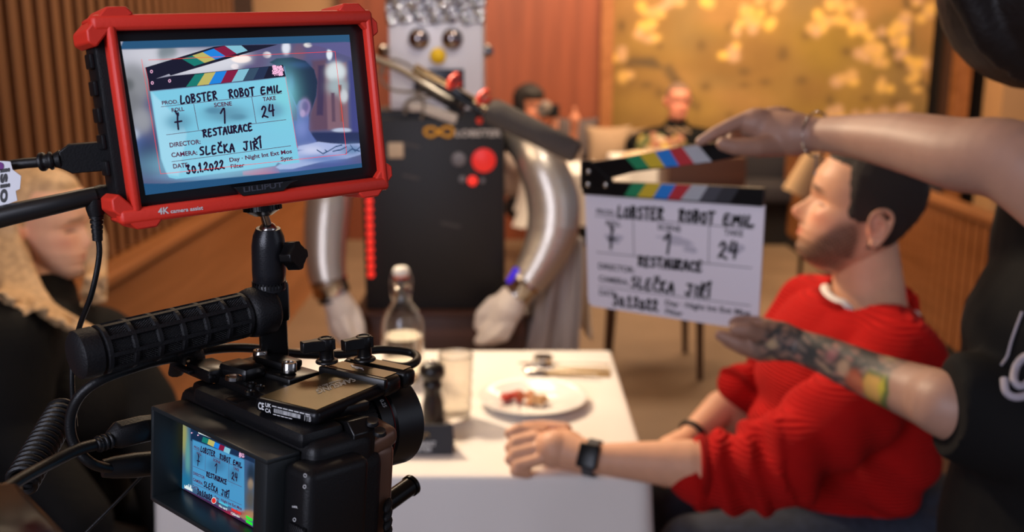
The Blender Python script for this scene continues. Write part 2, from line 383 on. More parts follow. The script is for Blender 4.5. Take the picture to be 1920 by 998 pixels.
# mural with blossoms on gold
def mural():
    Y = 8.02; P = lambda x, y: at(x, y, Y)
    blobs = []
    for cx, cy, rx, ry, n in [(1222, 18, 28, 20, 8), (1218, 60, 24, 22, 8), (1160, 100, 16, 14, 4), (1172, 140, 10, 12, 3), (1300, 0, 50, 10, 6), (1430, 20, 40, 36, 12), (1395, 52, 20, 18, 5), (1372, 98, 18, 15, 4),
                              (1568, 25, 40, 24, 9), (1540, 45, 30, 20, 6), (1600, 42, 24, 16, 5), (1655, 85, 42, 34, 16), (1625, 110, 24, 26, 7), (1690, 50, 18, 32, 6), (1730, 18, 22, 24, 7), (1715, 130, 22, 40, 8), (1580, 150, 24, 14, 4), (1660, 160, 24, 12, 3), (1570, 215, 22, 16, 5), (1675, 205, 24, 18, 6), (1610, 218, 22, 10, 4)]:
        for _ in range(n):
            a = random.random()*2*PI; q = math.sqrt(random.random()); blobs.append(('b', cx+rx*q*math.cos(a), cy+ry*q*math.sin(a), random.uniform(7, 13), random.uniform(6, 12), 7, random.choice([(226, 178, 98), (214, 166, 104), (236, 186, 92), (205, 160, 120)])))
    ops = []
    for _ in range(70):
        ops.append(('b', random.uniform(1130, 1760), random.uniform(-20, 290), random.uniform(25, 70), random.uniform(15, 50), 3, random.choice([(158, 122, 58), (138, 102, 50), (150, 118, 48), (168, 124, 70)])))
    for pts in ([(1160, 110), (1225, 108), (1285, 170), (1300, 200), (1290, 200), (1240, 130), (1165, 118)], [(1255, 120), (1300, 185), (1292, 190), (1246, 124)], [(1650, 60), (1745, 170), (1740, 178), (1644, 70)], [(1700, -10), (1712, 90), (1706, 92), (1690, -10)]):
        ops.append(('p', pts, 10, (96, 76, 48)))
    ops += [('b', random.uniform(1150, 1740), random.uniform(0, 260), random.uniform(5, 14), random.uniform(4, 10), 3, (112, 84, 44)) for _ in range(30)]
    m = MB(); x0, x1, z0, z1 = P(1150, 0).x, P(1745, 100).x, .78, 3.1
    a = at(1150, 0, Y); nx, nz = 240, 110
    xs = np.linspace(x0, x1, nx); zs = np.linspace(z0, z1, nz); Xg, Zg = np.meshgrid(xs, zs)
    c, s = math.cos(PITCH), math.sin(PITCH); dz = Zg-CAM_H; f = Y*c-dz*s; u = Y*s+dz*c
    col = paint(960+FPX*Xg/f, 499-FPX*u/f, ops+blobs, srgb(140, 112, 66)).reshape(-1, 3)
    m.grid(lambda u_, v_: (x0+(x1-x0)*u_, Y, z0+(z1-z0)*v_), nx, nz)
    o = m.build('mural', mat('gold painted mural', (1, 1, 1), .7, attr='Col', noise=.08, nscale=6), smooth=0); set_col(o.data, col)
    o.modifiers.new('thick', 'SOLIDIFY').thickness = .02
    tag(o, 'large gold wall mural of pale blossom branches', 'mural')
mural()
# ================================================================ planes of the screens and the slate
FM = euler_frame((-.1677, .649, 1.448), 36, -5, -2)
FC = euler_frame((-.1941, .6095, 1.21325), -40.7, -4.7, 1.2)
FB = euler_frame((.2543, 1.5676, 1.1511), -31.2, 3.1, -.4)
def plane_map(F, off=0):                 # photograph pixel -> world point on the plane y = off of frame F
    inv = F.inverted(); o = inv @ Vector((0, 0, CAM_H)); R = inv.to_3x3(); O = Vector((0, 0, CAM_H))
    def fn(px, py, layer=0):
        d = R @ (at(px, py, 1)-O); return F @ (o + d*((off-layer*1.2e-4-o.y)/d.y))
    return fn
def homog(src, dst):
    A = []; b = []
    for (x, y), (u, v) in zip(src, dst):
        A += [[x, y, 1, 0, 0, 0, -u*x, -u*y], [0, 0, 0, x, y, 1, -v*x, -v*y]]; b += [u, v]
    h = np.linalg.solve(np.array(A, float), np.array(b, float))
    def f(x, y): k = h[6]*x+h[7]*y+1; return ((h[0]*x+h[1]*y+h[2])/k, (h[3]*x+h[4]*y+h[5])/k)
    return f
def slate_writing(m, fn, part='all', ow=1.0):
    """fn(x, y) in the slate's own layout coordinates"""
    def line(a, b, w=1.6):
        d = Vector(b)-Vector(a); n = Vector((-d.y, d.x)).normalized()*w; m.poly([fn(*(Vector(p)+q)) for p, q in ((a, -n), (b, -n), (b, n), (a, n))])
    def lay(a, b, h):
        a, b = Vector(a), Vector(b); up = Vector((-.16, -.985))*h
        return lambda u, v: fn(*(a+(b-a)*u+up*v))
    if part in ('all', 'print'):
        for a, b in (((140, 467), (895, 382)), ((343, 448), (373, 612)), ((705, 402), (733, 568)), ((172, 642), (920, 547)), ((205, 810), (950, 710))): line(a, b)
        for t, a, b, h in (('PROD.', (147, 454), (249, 445), 24), ('ROLL', (207, 500), (285, 491), 25), ('SCENE', (472, 468), (583, 458), 26), ('TAKE', (776, 432), (857, 423), 26),
                           ('DIRECTOR:', (195, 720), (388, 697), 29), ('CAMERA:', (206, 782), (368, 765), 29), ('DATE:', (217, 852), (316, 842), 29), ('Day · Night Int Ext Mos', (568, 811), (957, 755), 26), ('Filter', (576, 852), (662, 842), 26), ('Sync', (888, 804), (962, 795), 24)):
            m.text(t, lay(a, b, h))
    if part in ('all', 'hand'):
        for t, a, b, h in (('LOBSTER', (262, 448), (497, 418), 50), ('ROBOT', (565, 412), (730, 394), 50), ('EMIL', (762, 388), (900, 374), 42), ('7', (226, 600), (292, 592), 82), ('1', (515, 572), (562, 566), 92), ('24', (768, 535), (860, 524), 72),
                           ('RESTAURACE', (402, 655), (716, 614), 44), ('SLEČKA', (382, 770), (606, 745), 50), ('JIŘÍ', (655, 740), (775, 722), 50), ('30.1.2022', (300, 884), (540, 852), 52)):
            L = (Vector(b)-Vector(a)).length; hand_lettering(m, t, lay(a, b, h), w=4.9*ow/h, aspect=L/h)
STRIPES = [(24, 130, 84), (206, 176, 40), (28, 120, 205), (178, 40, 48), (170, 172, 178), (66, 66, 74), (40, 40, 46)]
M_str = [mat('slate stripe %d' % i, srgb(*c), .5) for i, c in enumerate(STRIPES)]
def emis(name, c, k=1.0): return mat(name, (0, 0, 0), .25, emit=srgb(*c), estr=k)
# ================================================================ field monitor
T = thing('field_monitor', 'red rubber cased field monitor showing the slate, mounted above the cinema camera', 'monitor', FM)
pm = plane_map(FM)
m = MB(FM)
m.box((-.0813, .0005, 0), (.0058, .012, .112), bevel=.002); m.box((.0888, .0005, 0), (.0055, .012, .118), bevel=.002)
m.box((0, .0005, .0568), (.184, .012, .0092), bevel=.0025); m.box((0, .0005, -.0575), (.184, .012, .0095), bevel=.0025)
m.box((0, .014, .0595), (.18, .028, .004), bevel=.0015); m.box((0, .014, -.060), (.18, .028, .004), bevel=.0015)
for sx, sz in ((-1, 1), (1, 1), (1, -1), (-1, -1)):
    x0, z0, x1, z1 = .0955, .066, .071, .046
    ch = .013
    P = [(sx*x0, sz*(z0-ch)), (sx*(x0-ch), sz*z0), (sx*x1, sz*z0), (sx*(x1-.004), sz*(z0-.0045)), (sx*(.0895-.008), sz*.0535), (sx*.0845, sz*.0500), (sx*(x0-.0045), sz*(z1-.003)), (sx*x0, sz*z1)]
    m.prism(P, -.030, .0045, Matrix.Rotation(PI/2, 4, 'X') @ Matrix.Identity(4))
m.build('rubber_case', M_red, T, bevel=.0016)
m = MB(FM); m.box((0, .0165, 0), (.1805, .022, .118), bevel=.003)
for s_, zs in ((-1, (.036, .02, .004, -.012, -.028)), (1, (.04, .018, -.004, -.026, -.044))):
    for z in zs: m.box((s_*.0915, .014, z), (.003, .012, .009), bevel=.001)
m.build('housing', M_blk, T)
m = MB(FM); m.box((.003, .003, -.001), (.168, .004, .108), bevel=.001)
tab = [loc_in(FM, x, y, 1, -.0056) for x, y in ((440, 352), (448, 361), (457, 368), (532, 358), (545, 345), (560, 338))]
m.prism([(p.x, p.z) for p in tab], .0005, .0056, Matrix.Rotation(PI/2, 4, 'X'))
bz = m.build('bezel', mat('glossy black bezel', srgb(14, 14, 18), .3), T, bevel=.0004)
pt = plane_map(FM, -.0057)
m = MB(); m.text('LILLIPUT', lambda u, v: pt(457+74*u-1.0*v, 360.5-10*u-9.5*v)); m.build('maker_lettering', mat('grey print', srgb(58, 60, 70), .5), bz, fix=False)
pt = plane_map(FM, -.0057)
m = MB(); m.text('4K', lambda u, v: pt(296.5+21*u-.6*v, 402.5-2.5*u-12.5*v)); m.text('camera assist', lambda u, v: pt(320+61*u-.4*v, 400-7*u-7.5*v)); m.build('case_lettering', M_wht, T, fix=False)
# picture on the screen
S4 = lambda x, y, l=1: pm(260+x/3.327, 60+y/3.327, l)
ops = [('b', 60, 150, 260, 120, 4, (205, 205, 215)), ('b', 180, 130, 60, 70, 7, (120, 132, 140)), ('b', -40, 330, 110, 130, 7, (140, 142, 148)), ('b', -60, 480, 90, 110, 7, (120, 122, 128)), ('b', -70, 330, 40, 40, 5, (96, 100, 104)), ('b', 20, 560, 60, 80, 5, (150, 152, 160)),
       ('b', -20, 740, 90, 90, 5, (84, 110, 170)), ('b', -60, 640, 60, 40, 6, (190, 200, 215)), ('b', 60, 780, 80, 110, 4, (44, 52, 92)), ('b', 480, 180, 220, 70, 6, (215, 216, 226)), ('b', 330, 215, 200, 60, 6, (210, 210, 220)),
       ('b', 640, 168, 62, 25, 20, (255, 240, 235)), ('b', 600, 215, 24, 17, 16, (240, 232, 236)), ('b', 800, 143, 26, 20, 16, (240, 232, 236)), ('b', 700, 230, 60, 30, 4, (88, 84, 130)), ('b', 920, 100, 26, 40, 8, (225, 228, 240)), ('b', 1055, 82, 26, 15, 12, (250, 245, 240)),
       ('b', 760, 200, 50, 70, 4, (96, 84, 122)), ('b', 1000, 130, 40, 60, 5, (110, 84, 110)), ('b', 1120, 120, 60, 50, 4, (96, 84, 130)),
       ('p', [(1080, 180), (1170, 170), (1190, 610), (1060, 620), (1080, 420)], 22, (96, 70, 92)), ('p', [(1120, 210), (1160, 205), (1150, 520), (1110, 520)], 14, (64, 50, 84)), ('p', [(1165, 200), (1295, 190), (1310, 600), (1180, 610)], 14, (128, 96, 110)),
       ('b', 1230, 250, 60, 62, 8, (212, 222, 226)), ('b', 1240, 340, 60, 50, 5, (160, 176, 182)), ('p', [(1200, 380), (1222, 380), (1228, 560), (1206, 560)], 10, (94, 70, 90)), ('p', [(1245, 330), (1265, 330), (1280, 560), (1258, 560)], 10, (130, 84, 84)), ('b', 1280, 400, 24, 40, 6, (200, 205, 210)), ('b', 1270, 614, 60, 15, 10, (180, 190, 215)), ('b', 1190, 140, 18, 34, 10, (226, 236, 246)),
       ('p', [(1310, 180), (1400, 180), (1400, 700), (1330, 700)], 20, (62, 66, 128)), ('p', [(1080, 625), (1400, 625), (1400, 720), (1060, 720)], 14, (34, 44, 86)), ('p', [(1050, 75), (1320, 60), (1330, 160), (1240, 130), (1150, 95)], 10, (92, 90, 140)),
       ('p', [(930, 560), (1060, 540), (1060, 620), (1110, 680), (1010, 760), (960, 740)], 10, (76, 92, 160)),
       ('p', [(870, 185), (960, 165), (1040, 185), (1095, 240), (1112, 310), (1108, 400), (1085, 470), (1062, 520), (1055, 600), (1085, 650), (1110, 690), (1020, 720), (980, 700), (975, 600), (990, 560), (985, 480), (960, 420), (925, 330), (910, 250)], 7, (88, 106, 168)),
       ('p', [(815, 190), (860, 165), (960, 158), (1040, 180), (1095, 235), (1115, 310), (1108, 400), (1085, 470), (1062, 530), (1060, 470), (1040, 420), (1000, 430), (985, 460), (960, 400), (925, 330), (912, 215), (850, 205)], 6, (26, 42, 70)),
       ('b', 1000, 205, 60, 18, 3, (44, 72, 116)), ('b', 950, 330, 16, 50, 3, (70, 96, 150)), ('b', 1015, 600, 34, 50, 3, (118, 132, 196)),
       ('b', 1035, 470, 36, 54, 9, (150, 128, 178)), ('b', 1040, 465, 20, 34, 6, (102, 86, 140)), ('b', 1022, 508, 15, 22, 7, (176, 150, 196)),
       ('p', [(650, 870), (870, 835), (880, 880), (820, 892), (650, 893)], 8, (196, 40, 92)), ('b', 980, 860, 150, 30, 4, (84, 90, 160)), ('b', 1200, 830, 150, 40, 3, (70, 84, 150)), ('b', 360, 905, 200, 20, 4, (90, 120, 170)),
       ('p', [(855, 845), (880, 825), (940, 815), (960, 795), (920, 800), (925, 775), (975, 750), (1035, 735), (990, 735), (995, 712), (1060, 700), (1120, 685), (1200, 695), (1290, 700), (1385, 695), (1385, 765), (1300, 790), (1200, 800), (1120, 815), (1040, 835), (960, 855), (880, 858)], 7, (166, 178, 222)),
       ('b', 1080, 740, 60, 26, 3, (200, 205, 236)), ('b', 950, 800, 40, 14, 4, (206, 206, 234)), ('b', 1150, 790, 120, 22, 3, (104, 130, 190)), ('b', 1330, 735, 60, 30, 3, (96, 130, 172)),
       ]
for pts, wd in (([(1110, 735), (1150, 760), (1190, 740), (1230, 715), (1270, 705)], 4), ([(1150, 760), (1175, 745), (1160, 735)], 4), ([(1210, 745), (1260, 735), (1300, 715)], 4), ([(1290, 760), (1330, 730), (1380, 745)], 4), ([(1320, 705), (1350, 745), (1385, 715)], 4)):
    for (x0, y0), (x1, y1) in zip(pts, pts[1:]): ops.append(('p', [(x0, y0-wd), (x1, y1-wd), (x1, y1+wd), (x0, y0+wd)], 3, (44, 72, 116)))
# the slate in the picture, its gradient and smudges
ops += [('p', [(72, 372), (918, 282), (1003, 815), (905, 828), (870, 815), (850, 836), (235, 918), (190, 908), (168, 870), (140, 790)], 4, (124, 200, 226)),
        ('b', 460, 830, 300, 70, 2.5, (142, 208, 232)), ('b', 900, 400, 70, 120, 2.5, (128, 210, 222)), ('p', [(80, 375), (270, 560), (300, 640), (250, 900), (180, 890), (140, 790)], 14, (158, 214, 236)),
        ('b', 545, 510, 130, 50, 4, (96, 152, 178)), ('b', 250, 560, 75, 50, 4, (100, 158, 184)), ('b', 830, 490, 70, 45, 4, (100, 156, 184)), ('b', 470, 490, 50, 20, 5, (84, 138, 166)), ('b', 620, 530, 50, 18, 5, (88, 142, 168)), ('b', 545, 660, 170, 26, 2.5, (130, 192, 216))]
bars = [('p', [(-60, -30), (1345, -50), (1345, 66), (1290, 62), (540, 84), (440, 92), (-20, 108), (-120, 110)], 4, (38, 84, 122)), ('p', [(-40, 946), (180, 946), (1000, 868), (1420, 815), (1420, 1000), (-40, 1060)], 4, (34, 82, 124))]
m = MB(); nx, ny = 300, 200
sq = homog([(0, 0), (1, 0), (1, 1), (0, 1)], [(226, 78), (655, 65), (679, 314), (273, 366)])
xs, ys = np.meshgrid(np.linspace(0, 1, nx), np.linspace(0, 1, ny)); PXs, PYs = sq(xs, ys)
colM = paint((PXs-260)*3.327, (PYs-60)*3.327, ops+bars, srgb(84, 84, 124)).reshape(-1, 3)
m.grid(lambda u, v: pm(*sq(u, v), 0), nx, ny)
scr = m.build('screen', mat('lit monitor picture', (0, 0, 0), .25, attr='Col', emit='attr', estr=1.0), T, smooth=0, fix=False); set_col(scr.data, colM)
me = [emis('slate picture black', (22, 22, 44)), emis('slate picture print', (84, 22, 56)), emis('slate picture ink', (30, 16, 44)), emis('guide line', (255, 60, 50)), emis('slate picture rivet', (250, 190, 225))] + \
     [emis('slate picture stripe %d' % i, c) for i, c in enumerate([(20, 120, 110), (190, 180, 100), (30, 130, 220), (130, 24, 62), (130, 190, 210), (52, 76, 100), (34, 48, 80)])]
m = MB(); m.mi = 0
m.poly([S4(x, y, 1) for x, y in ((60, 300), (200, 275), (900, 205), (918, 278), (68, 368))])
m.poly([S4(x, y, 1) for x, y in ((40, 222), (470, 92), (545, 84), (870, 78), (700, 125), (200, 272), (190, 262), (62, 308))])
tb = [(351, 265), (412, 258), (481, 250), (550, 243), (622, 236), (690, 229), (752, 222), (812, 215)]; bb = [(295, 343), (364, 335), (437, 327), (512, 319), (580, 312), (650, 304), (715, 297), (780, 290)]
for i in range(7): m.mi = 5+i; m.poly([S4(*p, 2) for p in (tb[i], tb[i+1], bb[i+1], bb[i])])
tb = [(270, 168), (335, 147), (400, 126), (468, 104), (538, 86), (640, 84)]; bb = [(347, 213), (411, 193), (478, 172), (545, 153), (612, 136), (680, 116)]
for i in range(5): m.mi = 5+i; m.poly([S4(*p, 2) for p in (tb[i], tb[i+1], bb[i+1], bb[i])])
m.mi = 4
for cx, cy, r in ((80, 247, 9), (85, 318, 9), (193, 305, 9)):
    for k in range(10):
        a, b = k*PI/5, (k+1)*PI/5; m.poly([S4(cx+q*math.cos(t), cy+q*math.sin(t)*1.2, 3) for t, q in ((a, r), (b, r), (b, r*.55), (a, r*.55))])
rnd = random.Random(3)
for _ in range(230):
    x, y = rnd.uniform(834, 902), rnd.uniform(210, 272); q = rnd.uniform(1.5, 5); m.poly([S4(x+q*math.cos(k*PI/3), y+q*math.sin(k*PI/3), 3) for k in range(6)])
m.mi = 1; slate_writing(m, lambda x, y: S4(x, y, 2), 'print'); m.mi = 2; slate_writing(m, lambda x, y: S4(x, y, 3), 'hand', 1.15)
m.mi = 3
def gline(pts, w=1.3):
    for a, b in zip(pts, pts[1:]):
        d = Vector(b)-Vector(a); n = Vector((-d.y, d.x)).normalized()*w; m.poly([S4(*(Vector(p)+q), 4) for p, q in ((a, -n), (b, -n), (b, n), (a, n))])
gline([(18, 170), (137, 885), (180, 882), (1298, 762), (1225, 122), (60, 175)]); gline([(915, 278), (990, 722)], .9); gline([(42, 222), (60, 305), (66, 365)], .9)
m.build('slate_picture', me, scr, smooth=0, fix=False)

# ================================================================ cinema camera
T = thing('cinema_camera', 'black cinema camera with a hooded rear screen, below the red monitor', 'camera', FC)
pc = plane_map(FC)
m = MB(FC)
m.box((.020, .028, .0), (.150, .050, .092), bevel=.008, seg=3); m.box((.0945, .014, -.005), (.026, .048, .082), bevel=.006, seg=3); m.box((.03, .052, .005), (.11, .03, .085), bevel=.012, seg=3)
m.box((.026, .018, .046), (.12, .034, .012), bevel=.005)
m.build('body', M_blk, T)
# hood round the rear screen
m = MB(FC)
m.box((-.0433, -.010, .0065), (.0034, .024, .066), bevel=.001); m.box((.0765, -.010, .0065), (.014, .024, .066), bevel=.003)
m.box((.02, -.010, .0385), (.127, .024, .0034), bevel=.001); m.box((.02, -.010, -.0252), (.127, .024, .0034), bevel=.001)
m.box((.02, .0015, .0065), (.126, .001, .064))
m.build('screen_hood', mat('satin black hood', srgb(30, 34, 36), .38), T)
q = homog([(0, 0), (1, 0), (1, 1), (0, 1)], [(343.3, 795), (478.9, 860.4), (474.7, 990.3), (342.2, 916.5)])
LC = lambda x, y, l=1: pc(180+x/2.789, 640+y/2.789, l)
nx, ny = 110, 110; xs, ys = np.meshgrid(np.linspace(-.01, 1.09, nx), np.linspace(-.06, 1.0, ny)); PXs, PYs = q(xs, ys)
ops = [('b', 462, 500, 16, 90, 5, (150, 150, 90)), ('b', 480, 620, 12, 120, 5, (90, 150, 150)), ('b', 470, 740, 30, 60, 5, (30, 110, 150)), ('b', 800, 640, 40, 80, 4, (60, 90, 130)), ('p', [(495, 430), (560, 430), (830, 560), (830, 640), (760, 610), (495, 520)], 5, (20, 44, 76)),
       ('b', 812, 700, 22, 60, 5, (30, 48, 66)), ('b', 808, 750, 14, 28, 6, (150, 130, 110)), ('b', 808, 830, 24, 60, 4, (88, 84, 80)), ('p', [(505, 515), (775, 620), (776, 900), (755, 895), (505, 765)], 4, (72, 148, 196)), ('b', 630, 650, 44, 32, 4, (60, 118, 160)), ('b', 535, 610, 22, 34, 4, (58, 116, 156)), ('b', 722, 700, 24, 34, 4, (58, 116, 156)),
       ('b', 790, 910, 50, 24, 5, (170, 130, 90)), ('p', [(460, 770), (600, 840), (760, 925), (825, 975), (825, 1000), (450, 800)], 5, (70, 40, 80)), ('b', 700, 900, 70, 14, 5, (150, 40, 70))]
colC = paint((PXs-180)*2.789, (PYs-640)*2.789, ops, srgb(60, 96, 130)).reshape(-1, 3)
m = MB(); m.grid(lambda u, v: pc(*q(-.01+1.1*u, -.06+1.06*v), 0), nx, ny)
lcd = m.build('screen', MATS['lit monitor picture'], T, smooth=0, fix=False); set_col(lcd.data, colC)
hl = homog([(140, 467), (895, 382), (950, 710), (205, 810)], [(509, 562), (764, 668), (762, 858), (505, 742)])
m = MB(); m.mi = 1; slate_writing(m, lambda x, y: LC(*hl(x, y), 2), 'print'); m.mi = 2; slate_writing(m, lambda x, y: LC(*hl(x, y), 3), 'hand', 1.25)
sb = [((560, 500), (590, 512)), ((590, 512), (622, 527)), ((622, 527), (648, 539)), ((648, 539), (674, 551)), ((674, 551), (704, 565))]
for i, (a, b) in enumerate(sb): m.mi = 5+i; m.poly([LC(*p, 2) for p in (a, b, (b[0]-8, b[1]+26), (a[0]-8, a[1]+26))])
me2 = me+[emis('display white', (220, 235, 235)), emis('display green', (40, 235, 50)), emis('display red', (225, 50, 45)), emis('display cyan', (80, 190, 215))]
m.mi = 4
for _ in range(60):
    x, y = rnd.uniform(748, 774), rnd.uniform(575, 608); m.poly([LC(x+2*math.cos(k*PI/3), y+2*math.sin(k*PI/3), 3) for k in range(6)])
for x, y in ((500, 480), (533, 492)): m.poly([LC(x+4*math.cos(k*PI/3), y+4*math.sin(k*PI/3), 3) for k in range(6)])
m.mi = 12
m.poly([LC(616+13*math.cos(k*PI/8), 834+17*math.sin(k*PI/8), 4) for k in range(16)])
m.text('No card', lambda u, v: LC(643+42*u, 866+20*u-13*v, 4)); m.text('120min', lambda u, v: LC(706+44*u, 905+20*u-13*v, 4))
m.poly([LC(*p, 2) for p in ((535, 475), (600, 500), (600, 507), (535, 482))])
for k in range(14): h = rnd.uniform(6, 34); m.poly([LC(*p, 3) for p in ((462+3*k, 768+1.4*k), (465+3*k, 769+1.4*k), (465+3*k, 769+1.4*k-h), (462+3*k, 768+1.4*k-h))])
m.mi = 14; m.poly([LC(616+11*math.cos(k*PI/8), 834+14*math.sin(k*PI/8), 5) for k in range(16)]); m.poly([LC(*p, 4) for p in ((708, 872), (757, 897), (757, 910), (708, 884))])
m.mi = 15; m.poly([LC(*p, 4) for p in ((643, 835), (690, 858), (690, 868), (643, 845))])
m.mi = 13
for dy in (0, 22): m.poly([LC(*p, 4) for p in ((784, 910+dy), (818, 930+dy), (818, 945+dy), (784, 925+dy))])
m.build('slate_picture', me2, lcd, smooth=0, fix=False)
# right hand grip with bronze front strip, buttons
m = MB(FC)
M_rib = mat('ribbed rubber', srgb(15, 15, 18), .5, spec=.35); wave_bump(M_rib, 260, .5, 'DIAGONAL', .0006)
m.box((.081, .036, -.014), (.032, .050, .092), bevel=.010, seg=4)
g = m.build('grip', M_blkr, T)
m = MB(FC); pts = []
m.box((.0835, .064, -.020), (.0165, .020, .103), bevel=.006, seg=4); m.box((.081, .058, .034), (.023, .034, .014), rot=(14, 8, 0), bevel=.005, seg=3)
m.build('grip_front', mat('bronze painted trim', srgb(112, 82, 66), .35, .3), T)
for px, py in ((698, 793), (712, 812)):
    c = loc_in(FC, px, py, 1, .052); m = MB(FC); m.lathe([(0, .0015), (.0035, .0022), (.0042, .001), (.0045, 0)], c, (.35, -.25, 1)); m.build('button', M_blkm, T)
for i in range(4):
    c = loc_in(FC, 727, 948+i*17, 1, .064); m = MB(FC); m.sph(c, (.0028, .006, .0028), 12, (30, 0, 30)); m.build('grip_rib', M_blkr, T)
m = MB(FC); m.box((.099, -.0105, -.030), (.014, .003, .064), bevel=.0012)
m.build('thumb_rest', M_rib, T)
for px, py, t in ((572, 892, 'o'), (571, 913, 'x'), (553, 952, 'HFR'), (552, 975, '@')):
    b0 = plane_map(FC, -.0108); m = MB(); wdt = 10 if t == 'HFR' else 6
    if t == 'HFR': m.text(t, lambda u, v: b0(px-5+wdt*u, py+2*u-4*v))
    else:
        for k in range(8):
            a, b_ = k*PI/4, (k+.8)*PI/4; m.poly([b0(px+q_*math.cos(t_), py+q_*math.sin(t_)*1.2) for t_, q_ in ((a, 3.3), (b_, 3.3), (b_, 2.1), (a, 2.1))])
    m.build('button_mark', M_wht, T, smooth=0, fix=False)
# cage: side cheek, top plate with slots
m = MB(FC); c = loc_in(FC, 655, 822, 1, .044)
m.prism([(-.017, .010), (.008, .015), (.015, .008), (.014, -.012), (.003, -.020), (-.012, -.015), (-.019, 0)], -.009, .009, Matrix.Translation(c) @ Matrix.Rotation(PI/2, 4, 'X'))
m.box(c+Vector((-.002, -.010, -.004)), (.022, .003, .004), rot=(0, 12, 0), bevel=.001)
m.build('cage_cheek', M_blkm, T, bevel=.003)
m = MB(FC); m.box((.012, .040, .0545), (.128, .046, .007), bevel=.002)
m.box((-.040, .020, .058), (.030, .022, .010), bevel=.003); m.box((-.020, .014, .0445), (.052, .012, .014), bevel=.004); m.box((.008, .010, .0445), (.016, .014, .016), bevel=.003)
m.box((-.018, .030, .062), (.028, .020, .010), rot=(0, 0, 8), bevel=.004)
m.build('cage_top_plate', M_blkm, T)
for px, py, r in ((438, 709, .0052), (396, 705, .003), (408, 700, .003), (472, 722, .0032), (487, 727, .0032), (468, 737, .0032)):
    c = loc_in(FC, px, py, 2, .0672 if r > .005 else .0585); m = MB(FC)
    m.lathe([(r, -.001), (r, .0012), (r*.7, .0016), (r*.55, .0006), (0, .0004)], c, (0, 0, 1), 20); m.build('screw', M_chrome if r > .005 else M_blkm, T)
m = MB(FC)
for px, py in ((345, 692), (365, 684)): c = loc_in(FC, px, py, 2, .058); m.box(c, (.022, .006, .003), bevel=.0012)
m.build('plate_slot', M_blk, T)
# lens
lc = Vector((.028, 0, .020)); m = MB(FC)
m.lathe([(.030, .05), (.030, .072), (.0285, .073), (.0285, .092), (.0305, .093), (.0305, .103), (.033, .105), (.034, .128), (.031, .128), (.030, .108), (0, .106)], lc, (0, 1, 0), 56)
ln = m.build('lens', mat('lens barrel', srgb(20, 20, 22), .35), T)
m = MB(FC)
for k in range(64):
    a = 2*PI*k/64; m.box(lc+Vector((.0287*math.cos(a), .083, .0287*math.sin(a))), (.0016, .017, .0016), rot=Matrix.Rotation(-a, 4, 'Y'))
m.build('focus_ring', M_blk, ln)
def barrel_text(t, a0, a1, y, r=.0308, h=.0035):
    m = MB(FC); m.text(t, lambda u, v: lc+Vector((r*math.cos(a0+(a1-a0)*u), y+h*v, r*math.sin(a0+(a1-a0)*u)))); return m
barrel_text('0.83', .55, .30, .060, .0304).build('distance_number', M_wht, ln, fix=False); barrel_text('0.25', .9, .7, .0975).build('distance_number', M_wht, ln, fix=False)
m = MB(FC); m.tube([lc+Vector((.0309*math.cos(k*PI/24), .1035, .0309*math.sin(k*PI/24))) for k in range(48)], .0004, 6, closed=True); m.build('red_ring', mat('dark red ring', srgb(120, 14, 12), .4), ln)
# side lever tube by the grip
m = MB(); A, B = at(773, 909, .70), at(690, 968, .66); m.cone(A, B, .0072, .0072, 28); d = (B-A).normalized(); m.cone(A, A+d*.003, .0082, .0082, 28)
tag(m.build('rail_rod', mat('rod with sheen', srgb(24, 23, 23), .22, .5)), 'short round black rod sticking out past the bronze camera grip', 'rod')
# ================================================================ solid state drive and its clamp
zt = .062
A, Bn, E_ = (loc_in(FC, x, y, 2, zt) for x, y in ((487, 741), (591, 776), (718, 722)))
L2 = (loc_in(FC, 772, 690, 2, zt)-Bn)
dl = (E_-Bn).normalized(); dw = (A-Bn); dw = dw-dl*dw.dot(dl); WD = dw.length; dw.normalize(); LL = L2.length*.99
FS = FC @ Matrix.Translation(Bn) @ Matrix((( *(-dw[i] for i in range(3)),), tuple(dl), (0, 0, 1))).transposed().to_4x4()  # x: to the right, y: along, z up, origin at near corner
ssd_col = mat('aluminium with painted gold reflection', srgb(104, 88, 58), .3, .85, bump=.05, bscale=1500)  # warm ceiling reflection painted into the base colour
T = thing('portable_drive', 'flat portable solid state drive clamped on top of the cinema camera', 'drive', FS)
m = MB(FS); m.box((-WD/2, LL*.42, -.0045), (WD, LL*.80, .0095), bevel=.0038, seg=4)
m.build('case', mat('drive edge', srgb(20, 20, 24), .3, .5), T)
m = MB(FS); m.box((-WD/2, LL*.42, .0002), (WD-.006, LL*.80-.006, .0005)); m.build('top_face', ssd_col, T)
S = lambda u, v, z=.0006: Vector((u, v, z))
pz = lambda F, z: (lambda px, py: F @ loc_in(F, px, py, 2, z))
ps = pz(FS, .0007)
m = MB(); m.text('SAMSUNG', lambda u, v: ps(664-72*u+4*v, 707+24*u+8*v)); m.text('Portable SSD T7', lambda u, v: ps(638-44*u+2*v, 711+14.5*u+3*v)); m.build('maker_lettering', mat('silver print', srgb(150, 145, 135), .4), T, fix=False)
m = MB(FS)
def endtext(t, x0, x1, z0, h): m.text(t, lambda u, v: Vector((x0+(x1-x0)*u, -.00015+LL*.02, z0+h*v)))
endtext('CE', -WD+.004, -WD+.0085, -.0065, .0045); endtext('UK', -WD+.0095, -WD+.014, -.004, .0025); endtext('CA', -WD+.0095, -WD+.014, -.0075, .0025)
